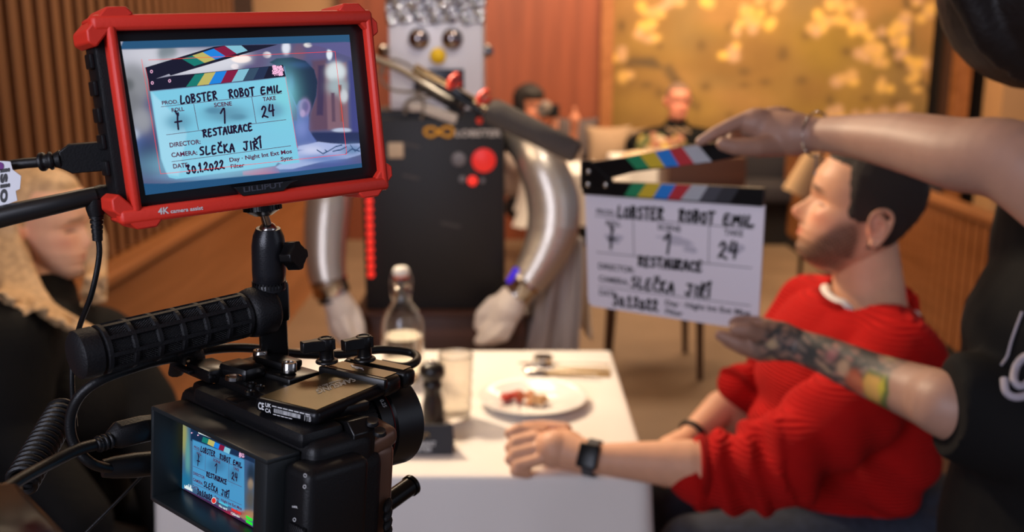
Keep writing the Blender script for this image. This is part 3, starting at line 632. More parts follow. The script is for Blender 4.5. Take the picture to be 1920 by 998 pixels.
for x_, w_, z_, h_ in [(-WD+.0165+.0042*k, .0034, -.0026, .0006) for k in range(7)]+[(-WD+.0165+.00085*k, rnd.choice((.0003, .0005)), -.0052, .0026) for k in range(24)]+[(-WD+.017+.003*k, .0024, -.0078, .0005) for k in range(5)]: m.box((x_, LL*.02-.00015, z_), (w_, .0002, h_)); endtext('1TB', -.0095, -.0045, -.0068, .0035)
m.build('rating_label', M_wht, T, fix=False)
T = thing('drive_clamp', 'black clamp with two lever screws gripping the portable drive', 'clamp', FS)
m = MB(FS)
for y0, y1, in ((LL*.635, LL*.80), (LL*.835, LL*.96)):
    m.box((-WD/2-.001, (y0+y1)/2, -.0035), (WD+.006, y1-y0, .0135), bevel=.0045, seg=3)
m.box((-WD/2, LL*.80, -.006), (WD-.004, LL*.3, .008))
m.box((-WD*.5, LL*.618, .0005), (WD+.005, .005, .0075), bevel=.0015)
m.build('clamp_body', M_blkm, T)
m = MB(FS)
for y0, y1 in ((LL*.645, LL*.79), (LL*.845, LL*.95)): m.box((-WD/2, (y0+y1)/2, .0034), (WD-.004, y1-y0-.002, .0006))
m.build('top_face', ssd_col, T)  # clamp tops carry the same painted gold reflection
pk = pz(FS, .0042); m = MB(); m.text('SmallRig', lambda u, v: pk(680-22*u+3*v, 690-5*u+5*v)); m.build('maker_lettering', M_wht, T, fix=False)
for bx, by, tx, ty in ((613, 680, 581, 664), (684, 676, 660, 662)):
    b = loc_in(FS, bx, by, 2, .006); wb = FS @ b; Yd = wb.y; top = at(bx-2, by-45, Yd)
    m = MB(); ax = (top-wb); m.lathe([(0, 0), (.0078, 0), (.0078, .0018), (.0050, .003), (.0050, ax.length*.55), (.0056, ax.length*.6), (.0056, ax.length), (.0050, ax.length+.0008), (.0035, ax.length+.0008), (.003, ax.length-.001), (0, ax.length-.001)], wb, ax, 28)
    lv = at(tx, ty-2, Yd-.006); F = frame_z(top-ax*.22, ax, (lv-top)); Lh = (lv-top).length+.003
    m.prism([(-.0052, -.0050), (-.0052, .0050), (.004, .0050), (Lh*.6, .0032), (Lh, .0036), (Lh, -.0036), (Lh*.6, -.0032), (.004, -.0050)], -ax.length*.22, ax.length*.22, F)
    m.build('lever_screw', M_blkm, T, bevel=.0008)
# ================================================================ riser, handle, ball head
T = thing('handle_riser', 'upright black metal riser bolted to the camera top with two steel screws', 'bracket', at(510, 690, .69))
m = MB(); Yp = .685
b0, b1 = at(514, 668, Yp), at(508, 540, Yp)
m.box((b0+b1)/2, (.0195, .014, (b1-b0).length), rot=(0, 0, 18), bevel=.002); m.box(b1+Vector((.0, 0, -.009)), (.0235, .017, .030), rot=(0, 0, 18), bevel=.003)
m.build('post', M_blkm, T)
F = FC @ Matrix.Translation(loc_in(FC, 514, 690, 2, .0600)) @ Matrix.Rotation(math.radians(8), 4, 'Z')
m = MB(F); m.box((0, 0, -.002), (.060, .030, .0065), bevel=.002); m.box((0, .004, .004), (.03, .018, .006), bevel=.002); m.build('foot_plate', M_blkm, T)
for px, py in ((488, 674), (542, 697)):
    c = loc_in(FC, px, py, 2, .0625); m = MB(FC); m.lathe([(.0052, 0), (.0052, .0062), (.0047, .0068), (.0032, .0068), (.0028, .0040), (0, .0040)], c, (0, 0, 1), 24); m.build('screw', M_chrome, T)
T = thing('top_handle', 'rubber gripped black top handle reaching left from the riser', 'handle', at(320, 630, .63))
H0, H1 = at(492, 582, .672), at(138, 668, .578); ax = (H0-H1); Lh = ax.length; FH = frame_z(H1, ax, (0, 0, 1))
m = MB(FH); m.lathe([(0, 0), (.0125, 0), (.0150, .002), (.0155, .006), (.0155, .013), (.0138, .0145), (.0138, Lh-.014), (.0165, Lh-.012), (.0175, Lh-.008), (.0175, Lh+.004), (.0150, Lh+.007), (0, Lh+.007)], n=48)
m.build('core', M_blkr, T)
m = MB(FH); nr = 7
for i in range(nr):
    z = .017+(Lh-.034)*i/(nr-1); m.lathe([(.0138, z-.0022), (.0158, z-.0012), (.0158, z+.0012), (.0138, z+.0022)], n=48)
for k in range(9):
    a = 2*PI*(k+.3)/9; m.box((.0146*math.cos(a), .0146*math.sin(a), Lh/2), (.0025, .0026, Lh-.036), rot=Matrix.Rotation(a, 4, 'Z'))
m.build('grip_rib', M_blkr, T)
m = MB(FH)
for i in range(84):
    z = .0185+(Lh-.037)*i/83
    for k in range(54):
        a = 2*PI*(k+.5*(i % 2))/54; r = .01375
        p = [Vector((r*math.cos(a+d), r*math.sin(a+d), z+e)) for d, e in ((-.05, 0), (0, -.0006), (.05, 0), (0, .0006))]; t = Vector(((r+.0009)*math.cos(a), (r+.0009)*math.sin(a), z))
        vs = [m.bm.verts.new(FH @ q_) for q_ in p]; vt = m.bm.verts.new(FH @ t)
        for j in range(4): m.bm.faces.new([vs[j], vs[(j+1) % 4], vt])
m.build('grip_knurl', M_blkr, T, smooth=0, fix=False)
T = thing('ball_head', 'small black ball head with a side knob holding up the red monitor', 'tripod head', at(503, 545, .68))
c0 = at(505, 541, .676); c1 = at(503, 428, .672); up = c1-c0; hb = up.length
m = MB(); m.lathe([(0, 0), (.0112, 0), (.0112, .004), (.0104, .005), (.0112, .006), (.0116, hb*.3), (.0116, hb*.72), (.0105, hb*.88), (.0082, hb), (.006, hb), (.005, hb*.9), (0, hb*.9)], c0, up, 40)
m.build('housing', mat('satin black metal', srgb(26, 26, 30), .3, .2, bump=.05, bscale=900), T)
m = MB()
for k in range(30):
    a = 2*PI*k/30; m.box(c0+Vector((.0113*math.cos(a), .0113*math.sin(a), .003)), (.0008, .0012, .005), rot=Matrix.Rotation(a, 4, 'Z'))
m.build('lock_ring', M_blkm, T)
top = at(493, 396, .666); m = MB(); m.sph(c1-up.normalized()*.002, .0065, 24); m.cone(c1, top, .0034, .0028, 20); m.build('ball_stem', M_chrome, T)
nz = (FM.to_3x3() @ Vector((0, 0, 1))); m = MB()
m.lathe([(0, 0), (.006, 0), (.0125, .004), (.0125, .0085), (.011, .010), (0, .010)], top-nz*.003, nz, 40)
for k in range(26): a = 2*PI*k/26; F = frame_z(top-nz*.003, nz); m.F = F; m.box((.0125*math.cos(a), .0125*math.sin(a), .006), (.001, .0014, .0045), rot=Matrix.Rotation(a, 4, 'Z'))
m.build('mounting_disc', M_blkm, T)
k0 = at(534, 481, .672); k1 = at(545, 481, .670); m = MB(); m.cone(k0, k1, .0022, .0022, 16)
F = frame_z(at(540, 480, .671), (at(566, 479, .666)-at(540, 480, .671)), (0, 0, 1))
m.F = F; m.prism([(r*math.cos(a), r*math.sin(a)) for a, r in ((k*PI/12, .0086+(.0014 if k % 6 in (0, 1, 5) else -.0006)) for k in range(24))], 0, .0098)
m.build('lock_knob', M_blkm, T, bevel=.0006)
# ================================================================ cables round the camera
def cable(name, pts, r, label, cat='cable', mat_=None, n=12, group=None):
    m = MB(); m.tube([at(*p) for p in pts], r, n, smooth=8); return tag(m.build(name, mat_ or M_blk), label, cat, group)
# video cable into the left side of the monitor
T = thing('video_cable', 'black video cable with a white paper flag plugged into the monitor side', 'cable', at(100, 300, .60))
m = MB(); m.tube([at(*p) for p in ((-60, 322, .60), (0, 313, .60), (40, 307, .60), (84, 303, .602), (115, 300, .604))], .0031, 12, smooth=6)
m.build('wire', M_blk, T)
m = MB(); m.tube([at(*p) for p in ((76, 304, .602), (84, 303, .602), (85, 303, .602), (92, 302, .602), (93, 302, .602), (100, 301, .603))], [.0058, .0058, .0045, .0045, .0058, .0052], 16); m.tube([at(100, 301, .603), at(116, 299, .604)], [.004, .006], 16)
F = frame_z(at(112, 299, .604), at(212, 291, .616)-at(112, 299, .604), (0, 0, 1)); Lp = (at(212, 291, .616)-at(112, 299, .604)).length
m.F = F; m.prism([(-.0048, 0), (-.0088, .006), (-.0088, .022), (-.0078, Lp), (.0078, Lp), (.0088, .022), (.0088, .006), (.0048, 0)], -.0045, .0045, Matrix(((1, 0, 0, 0), (0, 0, 1, 0), (0, 1, 0, 0), (0, 0, 0, 1))))
m.build('plug', M_blk, T, bevel=.0012)
m = MB(); fl = [(-30, 300), (20, 303), (24, 318), (40, 330), (38, 354), (30, 358), (33, 376), (0, 388), (-30, 380)]
m.poly([at(x, y, .592) for x, y in fl]); fo = m.build('paper_flag', mat('white sticky flag', srgb(205, 205, 210), .6), T, smooth=0, fix=False); fo.modifiers.new('t', 'SOLIDIFY').thickness = .0004
m = MB(); m.text('isio', lambda u, v: at(27-4*u-24*(1-v)*0-22+22*v*0.9, 315+62*u+1*v, .5912) if False else at(1+19*v, 317+64*u-3*v, .5912)); m.mi = 1
m.poly([at(0+7*math.cos(k*PI/8), 312+8*math.sin(k*PI/8), .5912) for k in range(16)])
m.build('flag_print', [M_ink, mat('purple print', srgb(96, 20, 110), .6)], fo, fix=False)
# thick arm from the left edge and the angled power plug
m = MB(); m.tube([at(*p) for p in ((-120, 440, .58), (0, 407, .59), (110, 382, .60), (180, 366, .61))], [.0066, .0066, .006, .0055], 24, smooth=6)
tag(m.build('support_arm', mat('matt black tube', srgb(22, 21, 22), .35)), 'thick round black tube running from the left edge towards the monitor', 'tube')
T = thing('power_cable', 'thin black power cable hanging from an angled plug on the monitor', 'cable', at(185, 400, .61))
m = MB(); m.tube([at(*p) for p in ((212, 364, .618), (190, 366, .614), (172, 371, .61))], [.0060, .0066, .0058], 16, smooth=3); m.tube([at(*p) for p in ((178, 372, .61), (179, 392, .61), (181, 404, .61))], [.0062, .0056, .0048], 16)
for i in range(5): m.tube([at(181+.4*i, 404+i*9, .61), at(181+.4*i, 410+i*9, .61)], [.0043-.0003*i, .0043-.0003*i], 16); m.tube([at(181.4+.4*i, 409+i*9, .61), at(181.4+.4*i, 415+i*9, .61)], [.0031]*2, 12)
m.build('plug', M_blk, T)
m = MB(); m.tube([at(*p) for p in ((183, 440, .61), (186, 480, .61), (172, 550, .61), (150, 610, .62), (138, 660, .64), (135, 720, .64), (141, 800, .64))], .0018, 10, smooth=8); m.build('wire', M_blk, T)
cable('monitor_lead', [(120, 905, .62), (131, 880, .62), (150, 872, .61)], .002, 'short black lead behind the coiled cable', 'cable') if False else None
T = thing('looping_cable', 'black cable looping from the camera side up over its top', 'cable', at(150, 780, .60))
m = MB(); m.tube([at(*p) for p in ((270, 882, .63), (215, 880, .615), (170, 868, .60), (138, 830, .60), (132, 785, .60), (150, 742, .60), (190, 712, .605), (250, 690, .62), (300, 676, .64), (345, 668, .66), (400, 655, .685), (470, 653, .71), (560, 664, .73), (640, 665, .745), (710, 656, .76), (762, 660, .77), (781, 668, .765), (778, 680, .75), (755, 688, .74), (715, 682, .74))], .0034, 14, smooth=8)
m.build('wire', M_blk, T)
m = MB(); m.tube([at(*p) for p in ((192, 879, .612), (212, 877, .616), (250, 873, .625), (300, 868, .64))], [.005, .0062, .0072, .0072], 16, flat=1.2); m.build('plug', M_blk, T)
T = thing('camera_video_cable', 'black video cable with ribbed plug entering the left side of the camera', 'cable', at(200, 830, .62))
m = MB(); m.tube([at(*p) for p in ((0, 925, .52), (40, 898, .54), (100, 866, .57), (150, 842, .59), (190, 832, .605))], .0038, 14, smooth=6); m.build('wire', M_blk, T)
m = MB()
for i in range(3): a = at(183+i*9, 834-i*3, .602+i*.002); b = at(189+i*9, 832-i*3, .604+i*.002); m.tube([a, b], .0056, 16)
m.tube([at(180, 835, .60), at(212, 824, .61)], [.0042, .0044], 14)
pp = [at(*p) for p in ((206, 826, .61), (222, 816, .614), (262, 806, .625), (300, 800, .64))]; m.tube(pp, [.0055, .0085, .0085, .0080], 8, flat=1.15)
m.build('plug', M_blk, T, bevel=.001)
m = MB(); A, B = at(118, 770, .70), at(40, 905, .62); d = B-A; F = frame_z(A, d); n = 15*16; Ld = d.length
m.F = F; m.tube([(.0095*math.cos(2*PI*i/16), .0095*math.sin(2*PI*i/16), Ld*i/n) for i in range(n+1)], .0022, 8)
m.F = I4; m.tube([at(30, 900, .62), at(33, 930, .6), at(40, 1010, .58)], .004, 10, smooth=5)
tag(m.build('coiled_cable', M_blk), 'black coiled cable at the lower left behind the camera', 'cable')
cable('thin_strap', [(282, 876, .70), (230, 930, .68), (150, 1010, .66)], .0012, 'thin black cord running down behind the camera screen', 'cord')
m = MB(); m.tube([at(*p) for p in ((330, 700, .668), (338, 668, .655), (352, 660, .655), (368, 664, .665), (372, 690, .675))], .0055, 10, smooth=4, flat=.6)
tag(m.build('cable_tie', M_blkr), 'black fabric cable tie wrapped round the looping cable', 'cable tie')
m = MB(euler_frame(at(-62, 1040, .40), -42, -10, 8)); m.box((0, 0, 0), (.075, .07, .03), bevel=.007, seg=3)
tag(m.build('battery_pack', mat('glossy black pack', srgb(20, 18, 18), .22)), 'blurred glossy black battery pack in the bottom left corner', 'battery')
# ================================================================ the clapperboard
T = thing('clapperboard', 'white clapperboard with coloured stripes held open in front of the man in red', 'clapperboard', FB)
pb = plane_map(FB)
cor = [(1097, 364), (1434, 386), (1421, 622), (1103, 573)]
h4 = homog([(72, 372), (918, 282), (1003, 815), (162, 925)], cor)
L = [FB.inverted() @ pb(*c) for c in cor]
def rounded(P, r, which):
    out = []
    for i, p in enumerate(P):
        if i in which:
            a = Vector(P[i-1])-Vector(p); b = Vector(P[(i+1) % len(P)])-Vector(p); a.normalize(); b.normalize()
            for k in range(5):
                t = k/4; q0 = Vector(p)+a*r; q1 = Vector(p)+b*r; out.append(tuple(q0*(1-t)**2+Vector(p)*2*t*(1-t)+q1*t*t))
        else: out.append(tuple(p))
    return out
XZ = Matrix.Rotation(PI/2, 4, 'X')       # prism polygons given as (x, z), thickness towards -y
m = MB(FB); m.prism(rounded([(p.x, p.z) for p in L], .012, (2, 3)), -.004, 0, XZ)
board = m.build('board', mat('white acrylic', srgb(236, 228, 236), .35), T)
m = MB(); m.mi = 0; B4 = lambda l: (lambda x, y: pb(*h4(x, y), l))
slate_writing(m, B4(3), 'print'); m.mi = 1; slate_writing(m, B4(6), 'hand', 1.25)
m.mi = 2
for cx, cy, rx, ry in ((250, 560, 62, 34), (545, 500, 110, 32), (640, 530, 60, 26), (830, 490, 60, 38)):
    for k in range(9):
        a = random.random()*6.28; q_ = random.random()*.6; x0, y0 = cx+rx*q_*math.cos(a), cy+ry*q_*math.sin(a); w_, hh = rx*random.uniform(.3, .6), ry*random.uniform(.15, .35)
        m.poly([B4(1+.15*k)(x0+w_*math.cos(t*PI/6), y0+hh*math.sin(t*PI/6)-.12*w_*math.cos(t*PI/6)) for t in range(12)])
m.build('writing', [M_print, M_ink, mat('wiped ink smudge', srgb(196, 190, 202), .6)], board, smooth=0, fix=False)
p2 = lambda x, y: (lambda q: (q.x, q.z))(FB.inverted() @ pb(x, y))
m = MB(FB); m.prism([p2(1095, 334), p2(1150, 340), p2(1435, 352), p2(1432, 386), p2(1096, 363)], -.004, .008, XZ)
st = m.build('lower_stick', M_blkm, T, bevel=.0006)
pf = plane_map(FB, -.0085)
m = MB(); tb = [1186, 1212, 1240, 1268, 1297, 1328, 1357, 1388]; bb = [1170, 1194, 1224, 1251, 1275, 1310, 1338, 1368]
yt = lambda x: 341.5+(x-1150)*.0385; yb = lambda x: 363+(x-1096)*.0665
for i in range(7): m.mi = i; m.poly([pf(tb[i], yt(tb[i])), pf(tb[i+1], yt(tb[i+1])), pf(bb[i+1], yb(bb[i+1])), pf(bb[i], yb(bb[i]))])
m.build('stripes', M_str, st, smooth=0, fix=False)
m = MB(FB); m.prism([p2(1096, 306), p2(1108, 303), p2(1173, 294), p2(1290, 272), p2(1405, 262), p2(1410, 288), p2(1330, 304), p2(1278, 310), p2(1190, 322), p2(1150, 333), p2(1118, 336), p2(1096, 330)], -.003, .008, XZ)
st = m.build('upper_stick', M_blkm, T, bevel=.0006)
m = MB(); tb = [(1172.5, 295.5), (1199, 290.5), (1228, 285), (1254, 280), (1279, 276), (1309, 272)]; bb = [(1193, 318), (1219, 315.5), (1247, 313), (1274, 311), (1302, 307), (1335, 303)]
for i in range(5): m.mi = i; m.poly([pf(*p) for p in (tb[i], tb[i+1], bb[i+1], bb[i])])
m.build('stripes', M_str, st, smooth=0, fix=False)
m = MB(FB); m.prism([p2(1093, 300), p2(1108, 299), p2(1150, 336), p2(1150, 352), p2(1093, 352)], .0, .0092, XZ); hp = m.build('hinge_plate', M_blkm, T, bevel=.0005)
for x, y in ((1103, 322), (1102, 346), (1135, 347)):
    c = FB.inverted() @ plane_map(FB, -.0095)(x, y); m = MB(FB); m.lathe([(.0042, 0), (.0042, .0008), (.003, .002), (0, .0024)], c, (0, -1, 0), 20); m.build('rivet', M_chrome, hp)
# ================================================================ table with cloth
TZ = .75
XL, XR, YN, YF = -.62, .236, 1.62, 2.34
M_cloth = mat('white table linen', srgb(232, 226, 220), .8, bump=.12, bscale=900, sheen=.2)
T = thing('dining_table', 'square dining table under the long white cloth', 'table', ((XL+XR)/2, (YN+YF)/2, 0))
m = MB(); m.box(((XL+XR)/2, (YN+YF)/2, TZ-.02), (XR-XL-.01, YF-YN-.01, .03)); m.build('table_top', M_redwood, T)
for x in (XL+.06, XR-.06):
    for y in (YN+.06, YF-.06): m = MB(); m.box((x, y, (TZ-.035)/2), (.05, .05, TZ-.035)); m.build('leg', M_redwood, T)
def cloth(XL, XR, YN, YF, TZ, drop, seed=0, r=.008):
    """draped cloth: flat top, rounded edge and folding skirt"""
    m = MB(); cx, cy, hx, hy = (XL+XR)/2, (YN+YF)/2, (XR-XL)/2, (YF-YN)/2; n = 220; prof = [(0, 0, 0), (.5, 0, 0), (.9, 0, 0), (.985, 0, 0), (1, .002, -.001), (1, r*.8, -r*.5), (1, r, -r*1.4), (1, r+.002, -.03), (1, r+.004, -.08)]+[(1, r+.006, -.08-(drop-.08)*k/10) for k in range(1, 11)]
    def per(u):
        L = 4*(hx+hy); s = (u % 1)*L
        if s < 2*hx: return Vector((-hx+s, -hy, 0)), Vector((0, -1, 0))
        s -= 2*hx
        if s < 2*hy: return Vector((hx, -hy+s, 0)), Vector((1, 0, 0))
        s -= 2*hy
        if s < 2*hx: return Vector((hx-s, hy, 0)), Vector((0, 1, 0))
        s -= 2*hx; return Vector((-hx, hy-s, 0)), Vector((-1, 0, 0))
    corners = [(-hx, -hy), (hx, -hy), (hx, hy), (-hx, hy)]
    def fn(u, v):
        k = round(v*(len(prof)-1)); a, o, z = prof[k]; p, nn = per(u)
        dd = min(math.hypot(p.x-c[0], p.y-c[1]) for c in corners); cw = math.exp(-(dd/.07)**2)
        if cw > .01: nn = (nn+Vector((p.x/hx, p.y/hy, 0)).normalized()*cw*.6).normalized()
        q = Vector((p.x*a, p.y*a, 0)); t = min(1, max(0, (-z-.01)/drop))
        s = (u*4*(hx+hy)); fold = t*(.013*math.sin(s*21+seed)+.008*math.sin(s*47+1+seed*2)+cw*.07*t)
        q += nn*(o+fold+.012*t); q.z = z+TZ+.004; return q+Vector((cx, cy, 0))
    m.grid(fn, n, len(prof), closed_u=True); return m
m = cloth(XL, XR, YN, YF, TZ, .62, .7); tag(m.build('tablecloth', M_cloth, smooth=80), 'white linen tablecloth over the near dining table', 'tablecloth')
CZ = TZ+.0045
M_porc = mat('white porcelain', srgb(232, 230, 226), .15, coat=.3)
c = on_z(998, 757, CZ); c.z = CZ
m = MB(); m.lathe([(0, .002), (.055, .002), (.058, 0), (.062, .001), (.070, .006), (.100, .014), (.113, .018), (.1145, .0195), (.112, .020), (.098, .0165), (.072, .009), (.064, .006), (0, .005)], c, n=72)
tag(m.build('dinner_plate', M_porc, keep=Matrix.Translation(c), smooth=60), 'round white dinner plate holding a small portion of lobster', 'plate')
# lobster meat on the plate
M_lob = mat('lobster meat', (1, 1, 1), .4, attr='Col', bump=.2, bscale=160)
m = MB(); rnd = random.Random(5); cc = on_z(985, 752, CZ+.012)
for k in range(22):
    t = rnd.uniform(-1, 1); m.sph(cc+Vector((t*.043, rnd.uniform(-.014, .014)-t*.012, rnd.uniform(.002, .016)*(1-.4*abs(t)))), (rnd.uniform(.008, .014), rnd.uniform(.006, .011), rnd.uniform(.005, .009)), 12, (0, rnd.uniform(-30, 30), rnd.uniform(0, 180)))
me_ = fuse(m, .0022, 2); V = verts_np(me_); t = (V[:, 0]-cc.x)/.05; n_ = np.sin(V[:, 0]*420+V[:, 1]*300)*np.sin(V[:, 2]*500+V[:, 1]*260)
a = np.clip(.5+t*1.4+n_*.5, 0, 1)[:, None]; set_col(me_, np.array(srgb(176, 44, 24))*(1-a)+np.array(srgb(206, 160, 110))*a)
tag(link_mesh('lobster_portion', me_, M_lob, None), 'small heap of red and cream lobster meat on the white plate', 'food')
# swing top bottle
M_glass = mat('clear glass', (.97, .97, .96), .08, trans=1, ior=1.38)
M_water = mat('pale water', srgb(248, 244, 232), .02, trans=1, ior=1.2)
M_porcw = mat('white stopper', srgb(226, 222, 214), .4)
bc = at(757, 700, 2.12); bc.z = CZ; T = thing('water_bottle', 'clear swing top glass bottle of water at the far side of the table', 'bottle', bc)
ho = on_z(757, 700, CZ); topz = at(757, 520, 2.12).z-CZ
pr = [(0, .004), (.040, .002), (.046, .008), (.047, .02), (.047, topz*.50), (.045, topz*.58), (.036, topz*.68), (.022, topz*.76), (.0165, topz*.84), (.0155, topz*.94), (.018, topz*.95), (.018, topz*.975), (.0155, topz)]
m = MB(); m.lathe(pr+[(r-.0025 if r > .004 else 0, z+(.003 if z < .01 else 0)) for r, z in pr[::-1]], bc, n=48); m.build('glass', M_glass, T)
m = MB(); m.lathe([(0, .008), (.042, .008), (.0440, .012), (.0440, topz*.44), (0, topz*.44)], bc, n=40); m.build('water', M_water, T)
m = MB(); m.lathe([(0, topz), (.010, topz), (.0125, topz+.003), (.0170, topz+.006), (.0175, topz+.018), (.013, topz+.023), (0, topz+.024)], bc, n=32); m.build('stopper', M_porcw, T)
m = MB(); m.lathe([(.0115, topz-.002), (.0165, topz-.001), (.0165, topz+.004), (.0115, topz+.005)], bc, n=32); m.build('seal_ring', mat('orange rubber', srgb(190, 80, 50), .6), T)
m = MB()
for sx in (-1, 1): m.tube([bc+Vector(p) for p in ((sx*.019, 0, topz+.014), (sx*.024, -.006, topz-.01), (sx*.020, -.016, topz-.04), (sx*.017, 0, topz-.052))], .0015, 8, smooth=4)
m.tube([bc+Vector((.019*math.cos(k*PI/8), .019*math.sin(k*PI/8), topz-.022)) for k in range(16)], .0013, 6, closed=True); m.build('wire_bail', M_steel, T)
# tumbler
gc = on_z(856, 786, CZ); T = thing('drinking_glass', 'clear ridged tumbler between the pepper mill and the plate', 'glass', gc)
pr = [(0, .0), (.024, 0), (.0265, .004)]
for i in range(30): z = .008+i*.0044; pr.append((.0275+.0075*i/29+.0013*(1 if (i//3) % 2 else 0)*(1 if i < 22 else 0), z))
H = pr[-1][1]; pr2 = pr+[(r-.0022, z) for r, z in pr[:3:-1]]+[(0, .012)]
m = MB(); m.lathe(pr2, gc, n=48); m.build('glass', mat('thick ridged glass', (.93, .89, .83), .22, trans=1, ior=1.45), T)
m = MB(); m.tube([gc+Vector((.0340*math.cos(k*PI/16), .0340*math.sin(k*PI/16), H)) for k in range(32)], .0014, 8, closed=True); m.build('rim', M_glass, T)
# pepper mill
pc_ = on_z(812, 794, CZ); T = thing('pepper_mill', 'turned black wooden pepper mill standing before the tumbler', 'pepper mill', pc_)
M_bwood = mat('black lacquered wood', srgb(30, 24, 22), .3)
m = MB(); m.lathe([(0, 0), (.0225, 0), (.0235, .006), (.0225, .018), (.0215, .038), (.0175, .058), (.0165, .068), (.0195, .078), (.0185, .086), (.0145, .090), (0, .090)], pc_, n=40); m.build('body', M_bwood, T)
m = MB(); m.lathe([(0, .0905), (.015, .0905), (.0245, .099), (.0265, .108), (.0245, .118), (.015, .126), (0, .128)], pc_, n=40); m.build('head', M_bwood, T)
m = MB(); m.sph(pc_+Vector((0, 0, .128)), (.006, .006, .005), 16); m.build('cap_nut', M_steel, T)
# table card
cc = on_z(792, 853, CZ); xa, xb = on_z(728, 856, CZ).x, on_z(849, 856, CZ).x; T = thing('table_card', 'small black table card with pale lettering on the white cloth', 'sign', cc)
m = MB(); y0, zt_ = cc.y, at(790, 797, cc.y+.012).z
for sy in (1,): m.grid(lambda u, v: (xa+(xb-xa)*u, y0+.012*v, CZ+(zt_-CZ)*v), 2, 2); m.grid(lambda u, v: (xa+(xb-xa)*u, y0+.012+.03*v, zt_-(zt_-CZ)*v), 2, 2)
card = m.build('card', mat('black card', srgb(36, 34, 38), .6), T, smooth=0); card.modifiers.new('t', 'SOLIDIFY').thickness = .002
cp = lambda px, py: at(px, py, y0-.006+.012*((856-py)/59))
m = MB(); m.text('RESTAURANT', lambda u, v: cp(753+64*u, 837-9*v)); m.text('LOBSTER', lambda u, v: cp(760+50*u, 847-8*v)); m.mi = 1
m.tube([cp(765+40*k/24, 818+5*math.sin(k/24*4*PI)) for k in range(25)], .0012, 6); m.build('card_print', [M_wht, mat('gold print', srgb(160, 130, 80), .5)], card, fix=False)
rc = on_z(785, 797, CZ); rc = at(784, 800, cc.y+.05); rc.z = CZ
m = MB(); m.lathe([(0, 0), (.009, 0), (.009, .042), (.0075, .046)], rc, n=20); o = m.build('red_lid', mat('bright red plastic', srgb(235, 60, 45), .4), keep=Matrix.Translation(rc)); tag(o, 'tiny bright red peg standing behind the black table card', 'peg')
# napkin and cutlery at the far side
n0 = on_z(1078, 700, CZ); nb = mat('beige napkin', srgb(188, 158, 112), .8, bump=.1, bscale=500)
F = Matrix.Translation(n0+Vector((0, 0, .002))); m = MB(F); m.box((.005, 0, 0), (.150, .052, .004), rot=(0, 0, -4), bevel=.0015); m.box((.005, .002, .0035), (.146, .045, .003), rot=(0, 0, -4), bevel=.001)
tag(m.build('napkin', nb, keep=F), 'folded beige napkin under the cutlery at the far edge of the cloth', 'napkin')
def cutlery(kind, p, ang, label, z):
    F = Matrix.Translation((p.x, p.y, z)) @ Matrix.Rotation(math.radians(ang), 4, 'Z'); m = MB(F)
    m.tube([(0, 0, .002), (.03, 0, .003), (.07, 0, .004), (.12, 0, .003)], [.0042, .0032, .0022, .0020], 10, smooth=4, flat=.5)
    if kind == 'spoon':
        m.sph((.145, 0, .003), (.028, .019, .0055), 24)
    elif kind == 'fork':
        m.box((.132, 0, .003), (.026, .018, .002), bevel=.0008)
        for k in range(4): m.box((.162, -.0075+.005*k, .004), (.04, .0022, .0016), bevel=.0005)
    else: m.prism([(.118, -.003), (.2, -.008), (.215, -.002), (.2, .008), (.118, .006)], .0015, .0032)
    return tag(m.build(kind, M_steel, keep=F), label, kind)
cutlery('spoon', on_z(1120, 712, CZ), 166, 'steel spoon with its bowl shining towards the robot', CZ+.009)
cutlery('fork', on_z(1138, 703, CZ), 172, 'steel fork lying on the beige napkin', CZ+.0085)
cutlery('knife', on_z(1144, 692, CZ), 178, 'steel knife lying behind the fork on the beige napkin', CZ+.009)
m = MB(); q_ = on_z(1018, 690, CZ); m.lathe([(0, .0), (.013, .0), (.021, .007), (.024, .018), (.023, .028), (.0215, .028), (.0225, .018), (.019, .009), (0, .004)], q_, n=36); tag(m.build('salt_bowl', M_steel, keep=Matrix.Translation(q_)), 'tiny polished steel bowl behind the dinner plate', 'bowl')

# ================================================================ robot
RY = 2.9; P = lambda x, y, d=RY: at(x, y, d)
T = thing('restaurant_robot', 'boxy black robot with silver arms, white gloves and a round yellow nose', 'robot', (P(815, 580).x, RY+.15, .0))
xl, xr, zb, zt = P(686, 580).x, P(946, 580).x, P(800, 581).z, P(800, 222).z
M_rb = mat('black painted box', srgb(24, 21, 22), .5, bump=.05, bscale=60, noise=.2, nscale=5)
m = MB(); m.box(((xl+xr)/2, RY+.17, (zb+zt)/2), (xr-xl, .34, zt-zb), bevel=.006); m.prism([(xl+.02, RY+.02), (xr-.02, RY+.02), (xr-.05, RY+.3), (xl+.05, RY+.3)], zt, zt+.02)
body = m.build('torso', M_rb, T)
hx0, hx1, hz0 = P(727, 100).x, P(906, 100).x, P(800, 207).z; M_head = mat('silver painted metal', srgb(226, 224, 230), .42, .1, bump=.15, bscale=30)
m = MB(); m.box(((hx0+hx1)/2, RY+.13, hz0+.165), (hx1-hx0, .22, .33), bevel=.008); head = m.build('head', M_head, T)
m = MB()
def foil(u, v):
    x = hx0-.004+(hx1-hx0+.008)*u; z = P(800, 44).z+(.10)*v; return (x, RY+.016-.004*math.sin(u*40+v*7)-.004*math.sin(u*17-v*30), z)
m.grid(foil, 60, 20); o = m.build('crumpled_foil', mat('crumpled foil', srgb(190, 196, 206), .2, 1, bump=1, bscale=40), T); o.modifiers.new('t', 'SOLIDIFY').thickness = -.01
m = MB(); m.box(((hx0+hx1)/2, RY+.13, hz0+.355), (hx1-hx0-.02, .2, .05), bevel=.006); m.build('head_cap', M_head, T)
YH = RY+.015
